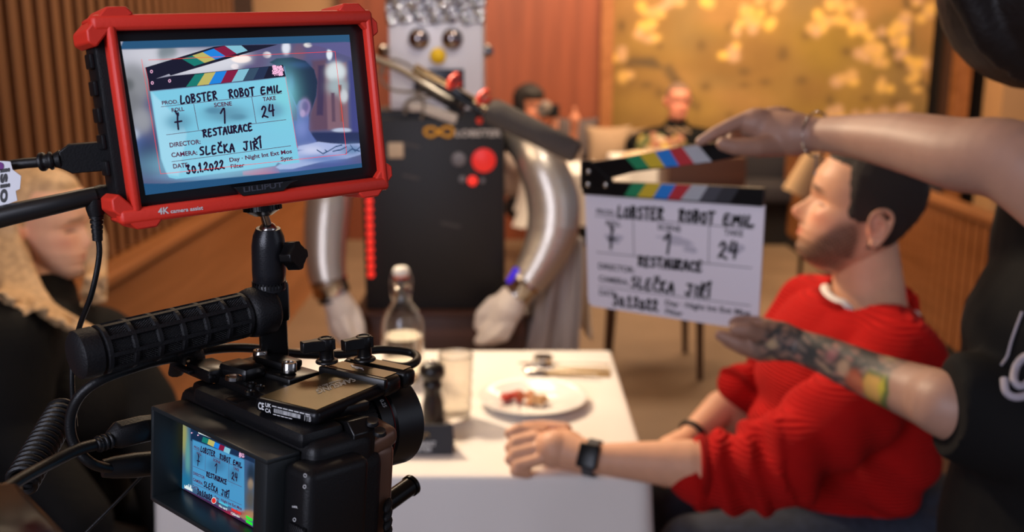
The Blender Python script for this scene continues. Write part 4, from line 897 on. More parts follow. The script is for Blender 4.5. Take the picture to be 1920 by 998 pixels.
for x in (785, 848): m = MB(); m.sph(P(x, 73, YH), (.031, .024, .031), 32); m.build('mirror_eye', mat('dark mirror %d' % x, srgb(150, 138, 136), .04, 1), head)
m = MB(); m.sph(P(821, 105, YH), (.0235, .02, .0235), 24); m.build('nose', mat('yellow nose', srgb(252, 205, 30), .35), head)
m = MB(); m.box(P(823, 150, YH+.004), (.145, .012, .062), bevel=.003); m.build('mouth_panel', mat('dark mouth', srgb(34, 36, 50), .3), head)
for x, s_ in ((717, -1), (914, 1)): c = P(x, 96, YH+.08); m = MB(); m.lathe([(.017, -.03), (.019, 0), (.015, .008), (.008, .010), (0, .012)], c, (s_*.5, -.8, 0), 20); m.build('ear_knob', M_chrome, head)
m = MB(); m.cone(P(815, 222, RY+.14), P(815, 200, RY+.14), .06, .05); m.build('neck', M_chrome, T)
m = MB(); YB = RY-.003
m.tube([P(796, 250, YB), P(806, 256, YB), P(818, 252, YB), P(832, 240, YB), P(846, 240, YB), P(850, 248, YB), P(842, 256, YB), P(828, 252, YB), P(812, 240, YB), P(798, 242, YB), P(796, 250, YB)], .0042, 8, smooth=5); m.build('gold_emblem', mat('gold emblem', srgb(236, 168, 50), .4), body)
m = MB(); m.text('LOBSTER', lambda u, v: P(854+86*u, 256-13*v, YB)); m.build('chest_lettering', mat('silver lettering', srgb(205, 195, 185), .4), body, fix=False)
M_led = mat('lit red lamp', srgb(120, 10, 8), .4, emit=srgb(255, 50, 34), estr=1.0); M_led2 = mat('large red lamp', srgb(120, 10, 8), .4, emit=srgb(232, 44, 36), estr=.75)
def disc(x, y, r, m_, name, par=body, d=.006): mm = MB(); mm.lathe([(r, -.002), (r, d*.6), (r*.85, d), (0, d*1.2)], P(x, y, YB), (0, -1, 0), 28); return mm.build(name, m_, par)
disc(907, 301, .035, M_led2, 'red_button'); disc(886, 339, .0145, M_led, 'red_lamp'); disc(860, 299, .021, mat('grey button', srgb(120, 116, 120), .4), 'grey_button'); disc(867, 336, .010, MATS['grey button'], 'grey_button'); disc(905, 339, .007, MATS['grey button'], 'grey_button')
for i in range(14): disc(691+i*.35, 317+i*15.2, .0105, M_led, 'red_led')
m = MB(); m.box(P(742, 282, YB), (.045, .004, .045), bevel=.003); m.build('paper_label', mat('cream label', srgb(206, 180, 150), .6), body)
for x, y, w_ in ((772, 273, .05), (770, 332, .05), (845, 422, .06)): m = MB(); m.box(P(x, y, YB+.001), (w_, .003, .008), rot=(0, 12, 0)); m.build('tape_strip', mat('grey scuff %d' % x, srgb(70, 62, 60), .5), body)
M_duct = mat('aluminium duct', srgb(206, 196, 184), .36, .8, bump=.06, bscale=12)
def duct(pts, rs):
    p3 = [P(*q) for q in pts]; pp, rr = spline(p3, rs, 12); rr = [r*(1+.004*math.sin(i*1.9)) for i, r in enumerate(rr)]; mm = MB(); mm.tube(pp, rr, 28); return mm
armL = duct([(640, 255, RY+.12), (622, 300, RY+.06), (617, 370, RY), (611, 430, RY-.03), (610, 490, RY-.06), (616, 530, RY-.08)], [.05, .062, .066, .064, .058, .052]).build('left_arm', M_duct, T)
armR = duct([(955, 262, RY+.16), (985, 272, RY+.08), (1014, 310, RY+.02), (1036, 370, RY), (1036, 430, RY-.02), (1016, 485, RY-.05), (985, 535, RY-.08)], [.035, .056, .070, .078, .076, .064, .05]).build('right_arm', M_duct, T)
for par, a, b, r in ((armL, P(615, 522, RY-.08), P(624, 556, RY-.08), .052), (armR, P(992, 525, RY-.08), P(966, 556, RY-.08), .048)):
    m = MB(); m.lathe([(r, 0), (r+.004, .01), (r, .02), (r+.002, (b-a).length-.01), (r-.01, (b-a).length), (0, (b-a).length)], a, b-a, 28); m.build('cuff', M_steel, par)
    m = MB(); e = b+(b-a).normalized()*.002; m.lathe([(0, 0), (r-.008, 0), (r-.006, .008), (0, .01)], e, b-a, 24); m.build('black_band', M_blk, par)
m = MB(); m.box(P(962, 517, RY-.10), (.018, .01, .05), rot=(0, 30, 0), bevel=.003); m.build('blue_lamp', mat('blue lamp', srgb(10, 8, 90), .4, emit=srgb(60, 20, 225), estr=.8), armR)
M_glove = mat('pale grey glove', srgb(238, 224, 210), .75, bump=.1, bscale=200)
Yg = RY-.085
def hand(prims, voxel=.003, sm=3):
    mm = MB()
    for pts, rs in prims: cap(mm, pts, rs, 14)
    return mm
m = hand([([P(628, 556, Yg), P(640, 580, Yg), P(648, 604, Yg)], [.040, .046, .044]), ([P(662, 585, Yg), P(674, 610, Yg-.02), P(677, 640, Yg-.03), P(678, 652, Yg-.03)], [.022, .017, .015, .012]),
          ([P(632, 604, Yg-.02), P(645, 630, Yg-.04), P(668, 650, Yg-.04)], [.021, .018, .013]), ([P(625, 596, Yg), P(630, 622, Yg-.01), P(652, 648, Yg)], [.021, .018, .013]), ([P(645, 598, Yg-.03), P(653, 622, Yg-.05), P(668, 642, Yg-.05)], [.020, .016, .012]), ([P(650, 600, Yg+.02), P(660, 625, Yg+.02), P(672, 648, Yg+.01)], [.020, .016, .012])])
lg = link_mesh('left_glove', fuse(m, .0045, 3), M_glove, T)
m = hand([([P(966, 552, Yg), P(950, 578, Yg), P(938, 598, Yg)], [.040, .052, .048]), ([P(925, 570, Yg), P(903, 590, Yg-.01), P(897, 612, Yg-.01)], [.024, .019, .015]),
          ([P(930, 600, Yg-.02), P(912, 622, Yg-.03), P(897, 640, Yg-.03)], [.022, .019, .014]), ([P(945, 610, Yg-.03), P(930, 628, Yg-.04), P(905, 641, Yg-.04)], [.022, .018, .013]), ([P(955, 605, Yg-.02), P(945, 630, Yg-.03), P(920, 640, Yg-.03)], [.022, .018, .013]), ([P(935, 600, Yg+.02), P(915, 620, Yg+.02), P(900, 634, Yg+.01)], [.021, .016, .012])])
rg = link_mesh('right_glove', fuse(m, .0045, 3), M_glove, T)
m = MB()                                  # white scarf-like shirt front and wires at the neck
m.prism([(P(a, 0).x, P(0, b).z) for a, b in ((795, 200), (826, 222), (858, 205), (866, 212), (850, 226), (824, 236), (792, 214))], -RY+.012, -RY+.03, Matrix.Rotation(PI/2, 4, 'X')) if False else m.box(P(826, 214, RY+.0), (.10, .02, .03), rot=(0, 20, 0), bevel=.006)
m.box(P(782, 200, RY), (.05, .02, .03), bevel=.008); m.build('neck_padding', mat('grey white fabric', srgb(200, 188, 176), .8), T)
m = MB()
for pts in ([(722, 140), (716, 120), (740, 112), (775, 130), (790, 170), (760, 195), (760, 215)], [(760, 210), (765, 188), (790, 186), (794, 205), (790, 225)], [(716, 122), (712, 145), (735, 168), (790, 172), (840, 165)], [(770, 185), (820, 180), (850, 190)]):
    m.tube([P(x, y, RY-.01) for x, y in pts], .004, 8, smooth=6)
m.build('neck_cable', mat('grey cable', srgb(120, 108, 96), .4), T)
# stand under the robot and the cloth over its arm
sx0, sx1 = P(676, 600).x, P(985, 600).x; T = thing('robot_stand', 'dark brown wooden cabinet the robot stands on', 'cabinet', ((sx0+sx1)/2, RY+.25, 0))
M_brown = wood('dark brown wood', srgb(66, 38, 28), srgb(84, 50, 36), 'X', .5)
m = MB(); m.box(((sx0+sx1)/2, RY+.22, (zb-.008)/2), (sx1-sx0, .5, zb-.014), bevel=.004); m.build('carcass', M_brown, T)
m = MB(); m.box(((sx0+sx1)/2, RY+.22, zb-.006), (sx1-sx0+.03, .54, .012), bevel=.003); m.build('cabinet_top', M_brown, T)
m = MB()
def towel(u, v):
    x0 = 1000+95*u; x1 = 958+127*u; y0 = 540-150*u if u < .7 else 435+(u-.7)*40; y1 = 669
    x = x0+(x1-x0)*v; y = y0+(y1-y0)*v; return P(x, y, RY+.02+.025*math.sin(u*9+v*2)+.01*math.sin(u*23))
m.grid(towel, 40, 24); o = m.build('waiter_cloth', mat('pale grey linen', srgb(170, 158, 152), .85, bump=.1, bscale=600), smooth=80); o.modifiers.new('t', 'SOLIDIFY').thickness = .003
tag(o, 'pale grey cloth hanging over the right arm of the robot', 'cloth')
m = MB()
def towel2(u, v): x = 1078+24*u+8*v; y = 425+60*u+v*(185-30*u); return P(x, y, RY+.09+.02*math.sin(u*7+v*5))
m.grid(towel2, 16, 24); o = m.build('white_cloth', mat('warm white linen', srgb(214, 190, 160), .85), smooth=80); o.modifiers.new('t', 'SOLIDIFY').thickness = .004
tag(o, 'narrow warm white cloth hanging behind the grey arm cloth', 'cloth')
# ================================================================ boom microphone
YM = 2.25; T = thing('boom_microphone', 'shotgun microphone in a grey foam windshield held before the robot', 'microphone', P(1000, 240, YM))
m = MB(); a, b = P(917, 205, YM), P(1082, 287, YM-.06); d = b-a; Ln = d.length
m.lathe([(0, -.004), (.022, 0), (.0285, .008), (.0295, .03), (.0275, Ln*.5), (.0255, Ln-.006), (.021, Ln), (0, Ln+.001)], a, d, 36); m.build('foam_windshield', mat('grey foam', srgb(86, 80, 76), .95, bump=.6, bscale=300), T)
m = MB(); m.cone(P(780, 130, YM+.03), a, .009, .0105); m.cone(P(776, 128, YM+.03), P(800, 142, YM+.03), .0125, .0125); m.build('microphone_tube', mat('brushed brass tube', srgb(170, 140, 96), .25, .9), T)
M_ro = mat('red shock mount', srgb(228, 62, 40), .45)
for x, y in ((853, 152), (908, 182)):
    m = MB(); m.tube([P(x-10, y+14, YM), P(x-7, y-2, YM), P(x+4, y-12, YM), P(x+9, y-8, YM)], [.011, .012, .009, .005], 10, smooth=4, flat=.6); m.tube([P(x-8, y+12, YM), P(x+8, y+6, YM), P(x+8, y-2, YM)], [.01, .009, .005], 10, smooth=4, flat=.6); m.build('red_clip', M_ro, T)
m = MB(); m.sph(P(899, 226, YM), .0085, 14); m.build('red_knob', M_ro, T)
m = MB(); m.cone(P(820, 158, YM+.02), P(905, 210, YM), .008, .008); m.cone(P(790, 165, YM+.03), P(868, 214, YM), .0065, .0065); m.tube([P(899, 190, YM), P(896, 226, YM)], .004, 8); m.box(P(868, 178, YM), (.05, .03, .014), rot=(0, 32, 0), bevel=.003); m.build('mount_rail', M_blkm, T)
m = MB(); m.tube([P(868, 200, YM), P(800, 160, YM+.1), P(745, 128, YM+.25), P(650, 90, YM+.5)], .009, 12, smooth=5); m.build('boom_pole', mat('dark pole', srgb(60, 54, 50), .35), T)
# ================================================================ people
ZF = [(-.118, .040), (-.112, .062), (-.100, .082), (-.088, .087), (-.076, .083), (-.068, .088), (-.060, .087), (-.053, .090), (-.045, .087), (-.030, .082), (-.01, .080), (.004, .078), (.016, .088), (.028, .092), (.05, .091), (.075, .080), (.095, .058), (.110, .030), (.120, -.005)]
ZB = [(-.118, .000), (-.10, -.012), (-.085, -.03), (-.06, -.055), (-.03, -.075), (0, -.088), (.03, -.096), (.06, -.094), (.085, -.078), (.105, -.05), (.115, -.028), (.120, -.007)]
ZW = [(-.118, .016), (-.11, .030), (-.095, .044), (-.075, .054), (-.05, .061), (-.02, .067), (.01, .071), (.04, .074), (.065, .071), (.085, .060), (.105, .038), (.115, .020), (.120, .002)]
ip = lambda T_, z: float(np.interp(z, [a for a, b in T_], [b for a, b in T_]))
def head_grid(mb, F, s=1.0, nose=1.0, brow=1.0, off=None, nu=120, nv=90):
    """F: x to the side, y where the face looks, z up"""
    def fn(u, v):
        ph = 2*PI*u; th = ph-.55*math.sin(ph); z = -.118+.238*(.5-.5*math.cos(PI*v)); f, b, w_ = ip(ZF, z), ip(ZB, z), ip(ZW, z); mid = (f+b)/2+.004; mid = min(max(mid, b+.001), f-.001)
        sx, cy = math.sin(th), math.cos(th); p_ = .86
        x = w_*math.copysign(abs(sx)**p_, sx); y = mid+((f-mid) if cy > 0 else (mid-b))*math.copysign(abs(cy)**(1.0 if cy < 0 else .92), cy)
        if cy > 0:
            n_ = float(np.interp(z, [-.050, -.045, -.040, -.034, -.026, -.012, 0, .012, .02], [0, .003, .016, .024, .026, .017, .010, .005, 0]))*nose; wn = float(np.interp(z, [-.045, -.03, 0, .02], [.014, .0135, .0075, .009]))
            y += n_*math.exp(-(x/wn)**2)
            for sd in (-1, 1):
                y -= .011*math.exp(-((x-sd*.031)/.015)**2-((z-.003)/.011)**2); y += .0045*brow*math.exp(-((x-sd*.028)/.018)**2-((z-.020)/.007)**2); y += .005*math.exp(-((x-sd*.042)/.018)**2-((z+.022)/.018)**2)
            y += .003*math.exp(-(x/.022)**2-((z+.053)/.005)**2)+.004*math.exp(-(x/.020)**2-((z+.0655)/.005)**2)-.003*math.exp(-(x/.024)**2-((z+.0595)/.002)**2)
        q = Vector((x, y, z))
        if off is not None:
            d = off(x, y, z); c = Vector((0, -.005, .01)); r = (q-c); r.normalize(); q = q+r*d
        return F @ (q*s)
    n0 = len(mb.bm.verts); mb.grid(fn, nu, nv, closed_u=True); g = mb.last
    mb.bm.faces.new(g[0][::-1]); mb.bm.faces.new(g[-1])
def ear(mb, F, sd, s=1.0):
    E = F @ Matrix.Translation(Vector((sd*.071, -.022, -.010))*s) @ Matrix.Rotation(sd*math.radians(-22), 4, 'Z') @ Matrix.Rotation(math.radians(-8), 4, 'X')
    sv = mb.F; mb.F = E
    out = [(0, .012, -.006), (0, .018, .012), (0, .010, .028), (0, -.008, .032), (0, -.021, .022), (0, -.021, .002), (0, -.012, -.018), (0, .000, -.030), (0, .009, -.024)]
    mb.tube([Vector((sd*.012+sd*(-.20)*p[1]*.0, p[1], p[2]))*s for p in out], [a*s for a in (.003, .0036, .004, .004, .0042, .004, .0042, .0055, .0045)], 10, smooth=4)
    mb.sph(Vector((sd*.003, -.002, 0))*s, (.009*s, .017*s, .027*s), 16); mb.tube([Vector(p)*s for p in ((sd*.012, .004, .016), (sd*.014, -.010, .012), (sd*.013, -.011, -.008), (sd*.010, 0, -.016))], .0032*s, 8, smooth=3)
    mb.F = sv
def face_frame(c, yaw, pitch, roll=0):   # yaw 0: the face looks along +Y
    return Matrix.Translation(Vector(c)) @ Matrix.Rotation(math.radians(yaw), 4, 'Z') @ Matrix.Rotation(math.radians(pitch), 4, 'X') @ Matrix.Rotation(math.radians(roll), 4, 'Y')
def G(V, c, r): return np.exp(-(((V-np.array(c))/np.array(r))**2).sum(1))
def mixc(col, c, a): a = np.clip(a, 0, 1)[:, None]; return col*(1-a)+np.array(srgb(*c))*a
def head_local(V, F, s=1.0):
    M = np.array(F.inverted()); return (V @ M[:3, :3].T+M[:3, 3])/s
def face_colour(V, F, s, base, lips, brow, beard=None, bk=.7):
    L = head_local(V, F, s); col = np.ones_like(V)*np.array(srgb(*base)); inh = (np.abs(L[:, 0]) < .1) & (np.abs(L[:, 1]) < .13) & (L[:, 2] > -.13)
    if beard:
        z, y, x = L[:, 2], L[:, 1], np.abs(L[:, 0])
        low = 1/(1+np.exp((z-(-.052+.35*np.clip(.065-y, 0, .05)+.02*np.sin(y*60)))/.005)); low *= 1/(1+np.exp((-.112-z)/.003)); low *= 1/(1+np.exp((.0-y)/.006))
        mous = G(L, (0, .09, -.046), (.024, .03, .005)); side = 1/(1+np.exp((np.abs(y-.004)-.011)/.004)) * (z < .03) * (z > -.08)
        k = np.clip(low+mous+.8*side, 0, 1)*inh*(.75+.35*np.sin(L[:, 2]*900)*np.sin(L[:, 1]*800)*np.sin(L[:, 0]*700)); col = mixc(col, beard, k*bk)
    col = mixc(col, lips, (G(L, (0, .092, -.0595), (.020, .02, .0075)))*1.1*inh)
    for sd in (-1, 1):
        d = np.exp(-((L[:, 0]-sd*.028)/.019)**4-((L[:, 2]-.0235-.10*(.03-np.abs(L[:, 0])))/.0045)**2)*(L[:, 1] > .04)*inh; col = mixc(col, brow, d*.95)
        d = np.exp(-((L[:, 0]-sd*.031)/.014)**4-((L[:, 2]+.0035)/.0022)**2)*(L[:, 1] > .04)*inh; col = mixc(col, (40, 24, 18), d*.9)
        col = mixc(col, (215, 110, 88), G(L, (sd*.045, .065, -.025), (.022, .03, .018))*.35*inh); col = mixc(col, (220, 110, 90), G(L, (sd*.082, -.012, -.01), (.012, .03, .035))*.35*inh)
    col = mixc(col, (215, 110, 90), G(L, (0, .11, -.032), (.014, .02, .012))*.35*inh)
    return col
def hair_cap(F, s, mask, th, name, m_, parent, disp=.002, voxel=None):
    m = MB(); head_grid(m, F, s, nose=0, off=lambda x, y, z: (-.006+(th+.006)*mask(x, y, z)), nu=120, nv=80)
    me_ = bpy.data.meshes.new(name); bmesh.ops.recalc_face_normals(m.bm, faces=m.bm.faces); m.bm.to_mesh(me_); m.bm.free()
    V = verts_np(me_); displace(me_, lambda V: disp*np.sin(V[:, 0]*330+V[:, 2]*90)*np.sin(V[:, 1]*290+V[:, 2]*160))
    return link_mesh(name, me_, m_, parent)
sg = lambda t: 1/(1+math.exp(-max(-40, min(40, t))))
SK = (214, 160, 128)
# ---------------------------------------------------------------- the man in the red sweater
HF = face_frame(at(1606, 392, 1.84), 68, 17, 0)
HF = Matrix.Translation(at(1612, 396, 1.84)) @ Matrix.Rotation(math.radians(76), 4, 'Z') @ Matrix.Rotation(math.radians(14), 4, 'X')
T = thing('person', 'bearded man in a red knitted sweater, seated with his fist on the table', 'person', (.72, 1.86, .45), 'people at the near table' if False else None)
SH = at(1690, 672, 1.70); EL = at(1432, 884, 1.60); WR = at(1128, 861, 1.605); HS = 1.06
neck0, neck1 = at(1630, 560, 1.86), at(1620, 440, 1.855)
m = MB(); head_grid(m, HF, HS, nose=1.2)
for sd in (-1, 1): ear(m, HF, sd, HS)
cap(m, [neck1+Vector((.0, 0, .0)), at(1624, 500, 1.86), neck0, at(1632, 620, 1.86)], [.058, .063, .067, .078], 28)
m.sph(at(1590, 720, 1.86), (.11, .14, .13), 28); m.sph(at(1610, 660, 1.87), (.10, .15, .06), 28); m.sph(at(1560, 850, 1.86), (.12, .14, .18), 24)
cap(m, [at(1660, 660, 1.78), SH, EL, at(1290, 872, 1.60), WR], [.05, .055, .045, .044, .027], 24)
FSH = at(1500, 610, 2.02); FEL = at(1440, 830, 2.06); FWR = at(1292, 822, 1.92)
cap(m, [FSH, FEL, at(1352, 765, 2.0), FWR], [.055, .045, .037, .026], 20)
cap(m, [FWR, at(1262, 850, 1.88), at(1235, 878, 1.86)], [.026, .038, .030], 16)
for k, (x, y) in enumerate(((1222, 880), (1226, 892), (1234, 902), (1246, 908))): cap(m, [at(1252, 862, 1.87), at(x, y, 1.86)], [.013, .009], 12)
cap(m, [at(1256, 846, 1.85), at(1228, 862, 1.83)], [.012, .009], 12)
# the fist
Yf = 1.63
cap(m, [WR, at(1100, 858, 1.61), at(1060, 845, Yf)], [.027, .030, .034], 20); m.sph(at(1040, 842, Yf), (.036, .034, .034), 20); m.sph(at(1062, 836, Yf+.02), (.034, .03, .028), 20)
fing = [((1016, 811), (972, 806), (957, 813), (975, 820), 1.665, .0112), ((1004, 822), (966, 829), (957, 840), (980, 846), 1.645, .0112), ((1004, 842), (964, 851), (957, 862), (982, 868), 1.628, .0108), ((1012, 862), (968, 873), (966, 884), (988, 888), 1.612, .0100)]
for a, b, c_, d, Y_, r in fing: cap(m, [at(*a, Y_), at(*b, Y_-.006), at(*c_, Y_-.012), at(*d, Y_-.004)], [r*1.12, r*1.02, r, r*.95], 14)
cap(m, [at(1060, 806, 1.68), at(1018, 800, 1.69), at(985, 801, 1.685)], [.013, .0115, .0100], 14)
me_ = fuse(m, .0032, 2); V = verts_np(me_); col = face_colour(V, HF, HS, SK, (196, 100, 88), (54, 34, 26), (44, 28, 20), 1.05); set_col(me_, col)
body = link_mesh('body', me_, M_skin, T)
M_hair = mat('short dark hair', srgb(42, 32, 28), .7, bump=.5, bscale=420)
def hmask(x, y, z):
    yb = y-.010; a = sg((z-(.078-.0*y))/.004) if y > .03 else 0; b = sg((.030-y+(.25*max(0, z-.02)))/.004)*sg((z+.012)/.004) if y > -.02 else sg((z+.062+(y+.02)*.3)/.006)
    return max(a*.9, b*(.55+.45*sg((z-.02)/.02)))
hair_cap(HF, HS, hmask, .008, 'hair', M_hair, T, .0012)
M_knit = mat('red knit', srgb(186, 18, 16), .85, spec=.2, noise=.06, nscale=30); wave_bump(M_knit, 42, .9, 'Z', .005)
M_knit2 = mat('red rib knit', srgb(180, 16, 14), .85, spec=.2); wave_bump(M_knit2, 70, 1, 'X', .006)
m = MB()
m.sph(at(1590, 655, 1.87), (.150, .205, .115), 32, (0, -8, 0)); m.sph(at(1580, 720, 1.87), (.165, .19, .17), 32); m.sph(at(1558, 830, 1.86), (.165, .185, .18), 32); m.sph(at(1560, 950, 1.86), (.165, .19, .14), 32)
cap(m, [at(1610, 650, 1.87), at(1636, 585, 1.865)], [.11, .088], 28)
cap(m, [at(1620, 600, 1.88), at(1530, 588, 2.0), at(1500, 640, 2.0)], [.085, .085, .095], 24); m.sph(at(1540, 660, 1.88), (.11, .15, .12), 24)
cap(m, [at(1655, 640, 1.79), SH+Vector((0, .01, -.01)), at(1600, 760, 1.64), EL, at(1370, 884, 1.60), at(1318, 880, 1.605)], [.085, .086, .083, .076, .066, .060], 28)
cap(m, [at(1500, 620, 2.0), at(1450, 720, 2.05), FEL, at(1400, 745, 2.03), at(1385, 722, 2.0)], [.075, .072, .060, .055, .046], 24)
m.sph(at(1660, 840, 1.74), (.10, .10, .13), 24)
me_ = fuse(m, .006, 6, .6)
FORE = np.array(EL-at(1318, 880, 1.605)); FORE = FORE/np.linalg.norm(FORE)
def folds(V):
    S_, E_, W_ = np.array(SH), np.array(EL), np.array(at(1318, 880, 1.605)); d = np.zeros(len(V))
    def seg(V, a, b): ab = b-a; t = np.clip(((V-a) @ ab)/(ab @ ab), -.2, 1.2); p = a+t[:, None]*ab; return t, np.linalg.norm(V-p, axis=1), ab/np.linalg.norm(ab)
    t, r, ax = seg(V, W_, E_); near = np.exp(-(np.clip(r-.075, 0, 1)/.03)**2)*(t > -.15)*(t < 1.2); L_ = np.linalg.norm(E_-W_); s_ = t*L_
    d += near*.0075*np.sin(s_*115+V[:, 2]*38+np.sin(V[:, 1]*30)*1.4)
    t, r, ax = seg(V, E_, S_); near = np.exp(-(np.clip(r-.095, 0, 1)/.03)**2)*(t > 0)*(t < 1.1); d += near*.006*np.sin(t*15+V[:, 0]*26+V[:, 1]*20)*(1-.5*t)
    tor = np.exp(-((V[:, 2]-.70)/.14)**2); d += tor*.007*np.sin(V[:, 2]*62+V[:, 0]*34+np.sin(V[:, 1]*17)*1.5)
    d += .004*np.sin(V[:, 0]*31+V[:, 2]*22+V[:, 1]*9); return d
displace(me_, folds)
# open the neck: push vertices inside the neckline below the skin
V = verts_np(me_); NK = np.array(HF.translation); nc = np.array(at(1618, 560, 1.865)); 
bm = bmesh.new(); bm.from_mesh(me_); cut = at(1630, 580, 1.865)
nrm = Vector((-.12, -.30, .93)).normalized()
NR = .086; xa_ = frame_z(cut, nrm).to_3x3()
def nring(v):
    d = v-cut; h = d.dot(nrm); r = (d-nrm*h); return h, Vector((r.dot(xa_.col[0])/1.05, r.dot(xa_.col[1])/1.0)).length
bmesh.ops.delete(bm, geom=[v for v in bm.verts if nring(v.co)[0] > -.06 and nring(v.co)[1] < NR], context='VERTS')
from mathutils.bvhtree import BVHTree
bv_ = BVHTree.FromBMesh(bm); rim = []
for k in range(48):
    a = 2*PI*k/48
    for rr_ in (NR+.004, NR+.010, NR+.018):
        o_ = cut+xa_.col[0]*(1.05*rr_*math.cos(a))+xa_.col[1]*(rr_*math.sin(a))+nrm*.15; h_ = bv_.ray_cast(o_, -nrm)[0]
        if h_: rim.append(h_+nrm*.001); break
bm.to_mesh(me_); bm.free()
me_.validate(); sw = link_mesh('sweater', me_, M_knit, T); sd_ = sw.modifiers.new('t', 'SOLIDIFY'); sd_.thickness = .004; sd_.offset = -1
ring = sorted([v for v in []], key=lambda v: 0)
def ribring(c, ax, r, w_, n=40, ry=1.0, hint=(1, 0, 0)):
    F = frame_z(c, ax, hint); mm = MB(F); mm.tube([(r*math.cos(2*PI*k/n), r*ry*math.sin(2*PI*k/n), 0) for k in range(n)], w_, 10, closed=True); return mm
m = ribring(at(1316, 880, 1.605), FORE, .053, .0085); m.build('sleeve_cuff', M_knit2, sw)
m = ribring(at(1384, 722, 2.0), at(1384, 722, 2.0)-FWR, .041, .007); m.build('sleeve_cuff', M_knit2, sw)
for _ in range(3): rim = [(rim[i-1]+rim[i]*2+rim[(i+1) % len(rim)])/4 for i in range(len(rim))]
m = MB(); m.tube(rim, .0085, 10, closed=True); m.build('neckband', M_knit2, sw)
rc_ = sum(rim, Vector())/len(rim)
m = MB(); m.tube([rc_+(p-rc_)*.90+nrm*.009 for p in rim], .0105, 10, closed=True); m.tube([rc_+(p-rc_)*.94-nrm*.008 for p in rim], .0100, 10, closed=True); m.build('undershirt_collar', M_white, T)
M_jean = mat('dark denim', srgb(36, 42, 56), .8, noise=.3, nscale=60, bump=.3, bscale=300)
m = MB()
for dy in (-.10, .11):
    y0 = 1.84+dy; cap(m, [(.80, y0, .54), (.56, y0-.02, .56), (.34, y0-.03, .56)], [.095, .085, .068], 24); cap(m, [(.34, y0-.03, .55), (.37, y0-.03, .30), (.42, y0-.02, .09)], [.066, .055, .045], 20)
m.sph((.80, 1.85, .55), (.14, .18, .11), 24); me_ = fuse(m, .010, 4); link_mesh('jeans', me_, M_jean, T)
m = MB()
for dy in (-.12, .09): y0 = 1.84+dy; cap(m, [(.43, y0, .05), (.34, y0, .042), (.27, y0, .038)], [.046, .042, .036], 16)
link_mesh('shoes', fuse(m, .008, 3), mat('dark shoes', srgb(30, 26, 24), .5), T)
# watch and wrist band
T = thing('smart_watch', 'black smart watch with a grey strap round the wrist of the fist on the table', 'watch', at(1110, 860, 1.61))
wc = at(1111, 859, 1.608); wa = WR-at(1060, 845, Yf); F = frame_z(wc, wa, (0, -1, .2)); m = MB(F)
m.tube([(.0315*math.cos(2*PI*k/36), .0315*math.sin(2*PI*k/36), 0) for k in range(36)], .0105, 12, closed=True, flat=.22) if False else m.lathe([(.0305, -.011), (.0325, -.010), (.0325, .010), (.0305, .011)], n=36, M=I4); m.build('strap', mat('grey woven strap', srgb(70, 68, 72), .7), T)
fd = (at(1106, 853, 1.5)-wc); fd = fd-wa.normalized()*fd.dot(wa.normalized()); fd.normalize(); F = frame_z(wc+fd*.0335, fd, wa); m = MB(F); m.box((0, 0, 0), (.036, .042, .0105), bevel=.004, seg=3); m.build('watch_case', mat('black watch glass', srgb(8, 8, 10), .3, spec=.3), T)
m = ribring(FWR+(at(1352, 765, 2.0)-FWR)*.12, at(1352, 765, 2.0)-FWR, .0285, .006); tag(m.build('wristband', M_blkr, keep=Matrix.Translation(FWR)), 'black band round the far wrist of the man in red', 'wristband')
# chair of the man
T = thing('restaurant_chair', 'dark brown curved chair behind the man in the red sweater', 'chair', (.78, 1.86, 0))
M_chair = wood('dark chair wood', srgb(64, 42, 32), srgb(80, 54, 40), 'Z', .4)
m = MB(); m.box((.74, 1.86, .435), (.46, .46, .045), bevel=.015); m.build('seat', M_chair, T)
m = MB(); m.grid(lambda u, v: (1.0+.03*math.cos((u-.5)*PI)+.10*(v-.5), 1.63+.46*u, .50+.26*v), 20, 8); o = m.build('backrest', M_chair, T); o.modifiers.new('t', 'SOLIDIFY').thickness = .025
for x, y in ((.55, 1.67), (.55, 2.05)): m = MB(); m.cone((x-.02, y, 0), (x, y, .42), .014, .020, 16); m.build('leg', M_chair, T)
for y in (1.65, 2.07): m = MB(); m.tube([(1.02, y, 0), (.96, y, .42), (1.0, y, .60), (1.06, y, .78)], [.016, .02, .018, .014], 14, smooth=5); m.build('leg', M_chair, T)

# ---------------------------------------------------------------- the clapper operator on the right
T = thing('person', 'standing person in black lettered T-shirt holding the clapperboard, one forearm tattooed', 'person', (.80, 1.22, 0))
M_tee = mat('black cotton', srgb(11, 10, 11), .85, spec=.2, bump=.12, bscale=300)
m = MB()
Ya = lambda x: 1.15+(1920-x)/400*.36
A1 = [(2040, 400, 1.10, .056), (1900, 305, 1.16, .0485), (1800, 290, 1.22, .0455), (1700, 268, 1.31, .040), (1610, 256, 1.40, .031), (1535, 252, 1.46, .0245)]
cap(m, *spline([at(x, y, Y_) for x, y, Y_, r in A1], [r for *_, r in A1], 5), 28)
Yh = 1.50
cap(m, [at(1535, 252, 1.46), at(1490, 252, 1.48), at(1440, 246, Yh)], [.0245, .033, .030], 22); m.sph(at(1455, 244, Yh+.015), (.045, .025, .036), 20); m.sph(at(1420, 232, Yh), (.030, .024, .024), 18)
cap(m, [at(1415, 219, Yh), at(1378, 232, Yh-.005), at(1340, 250, Yh-.01), at(1312, 266, Yh-.01)], [.0135, .0112, .0098, .0078], 14)
cap(m, [at(1462, 272, Yh-.02), at(1420, 276, Yh-.04), at(1380, 276, Yh-.045), at(1355, 270, Yh-.045)], [.0175, .0145, .0125, .0105], 14)
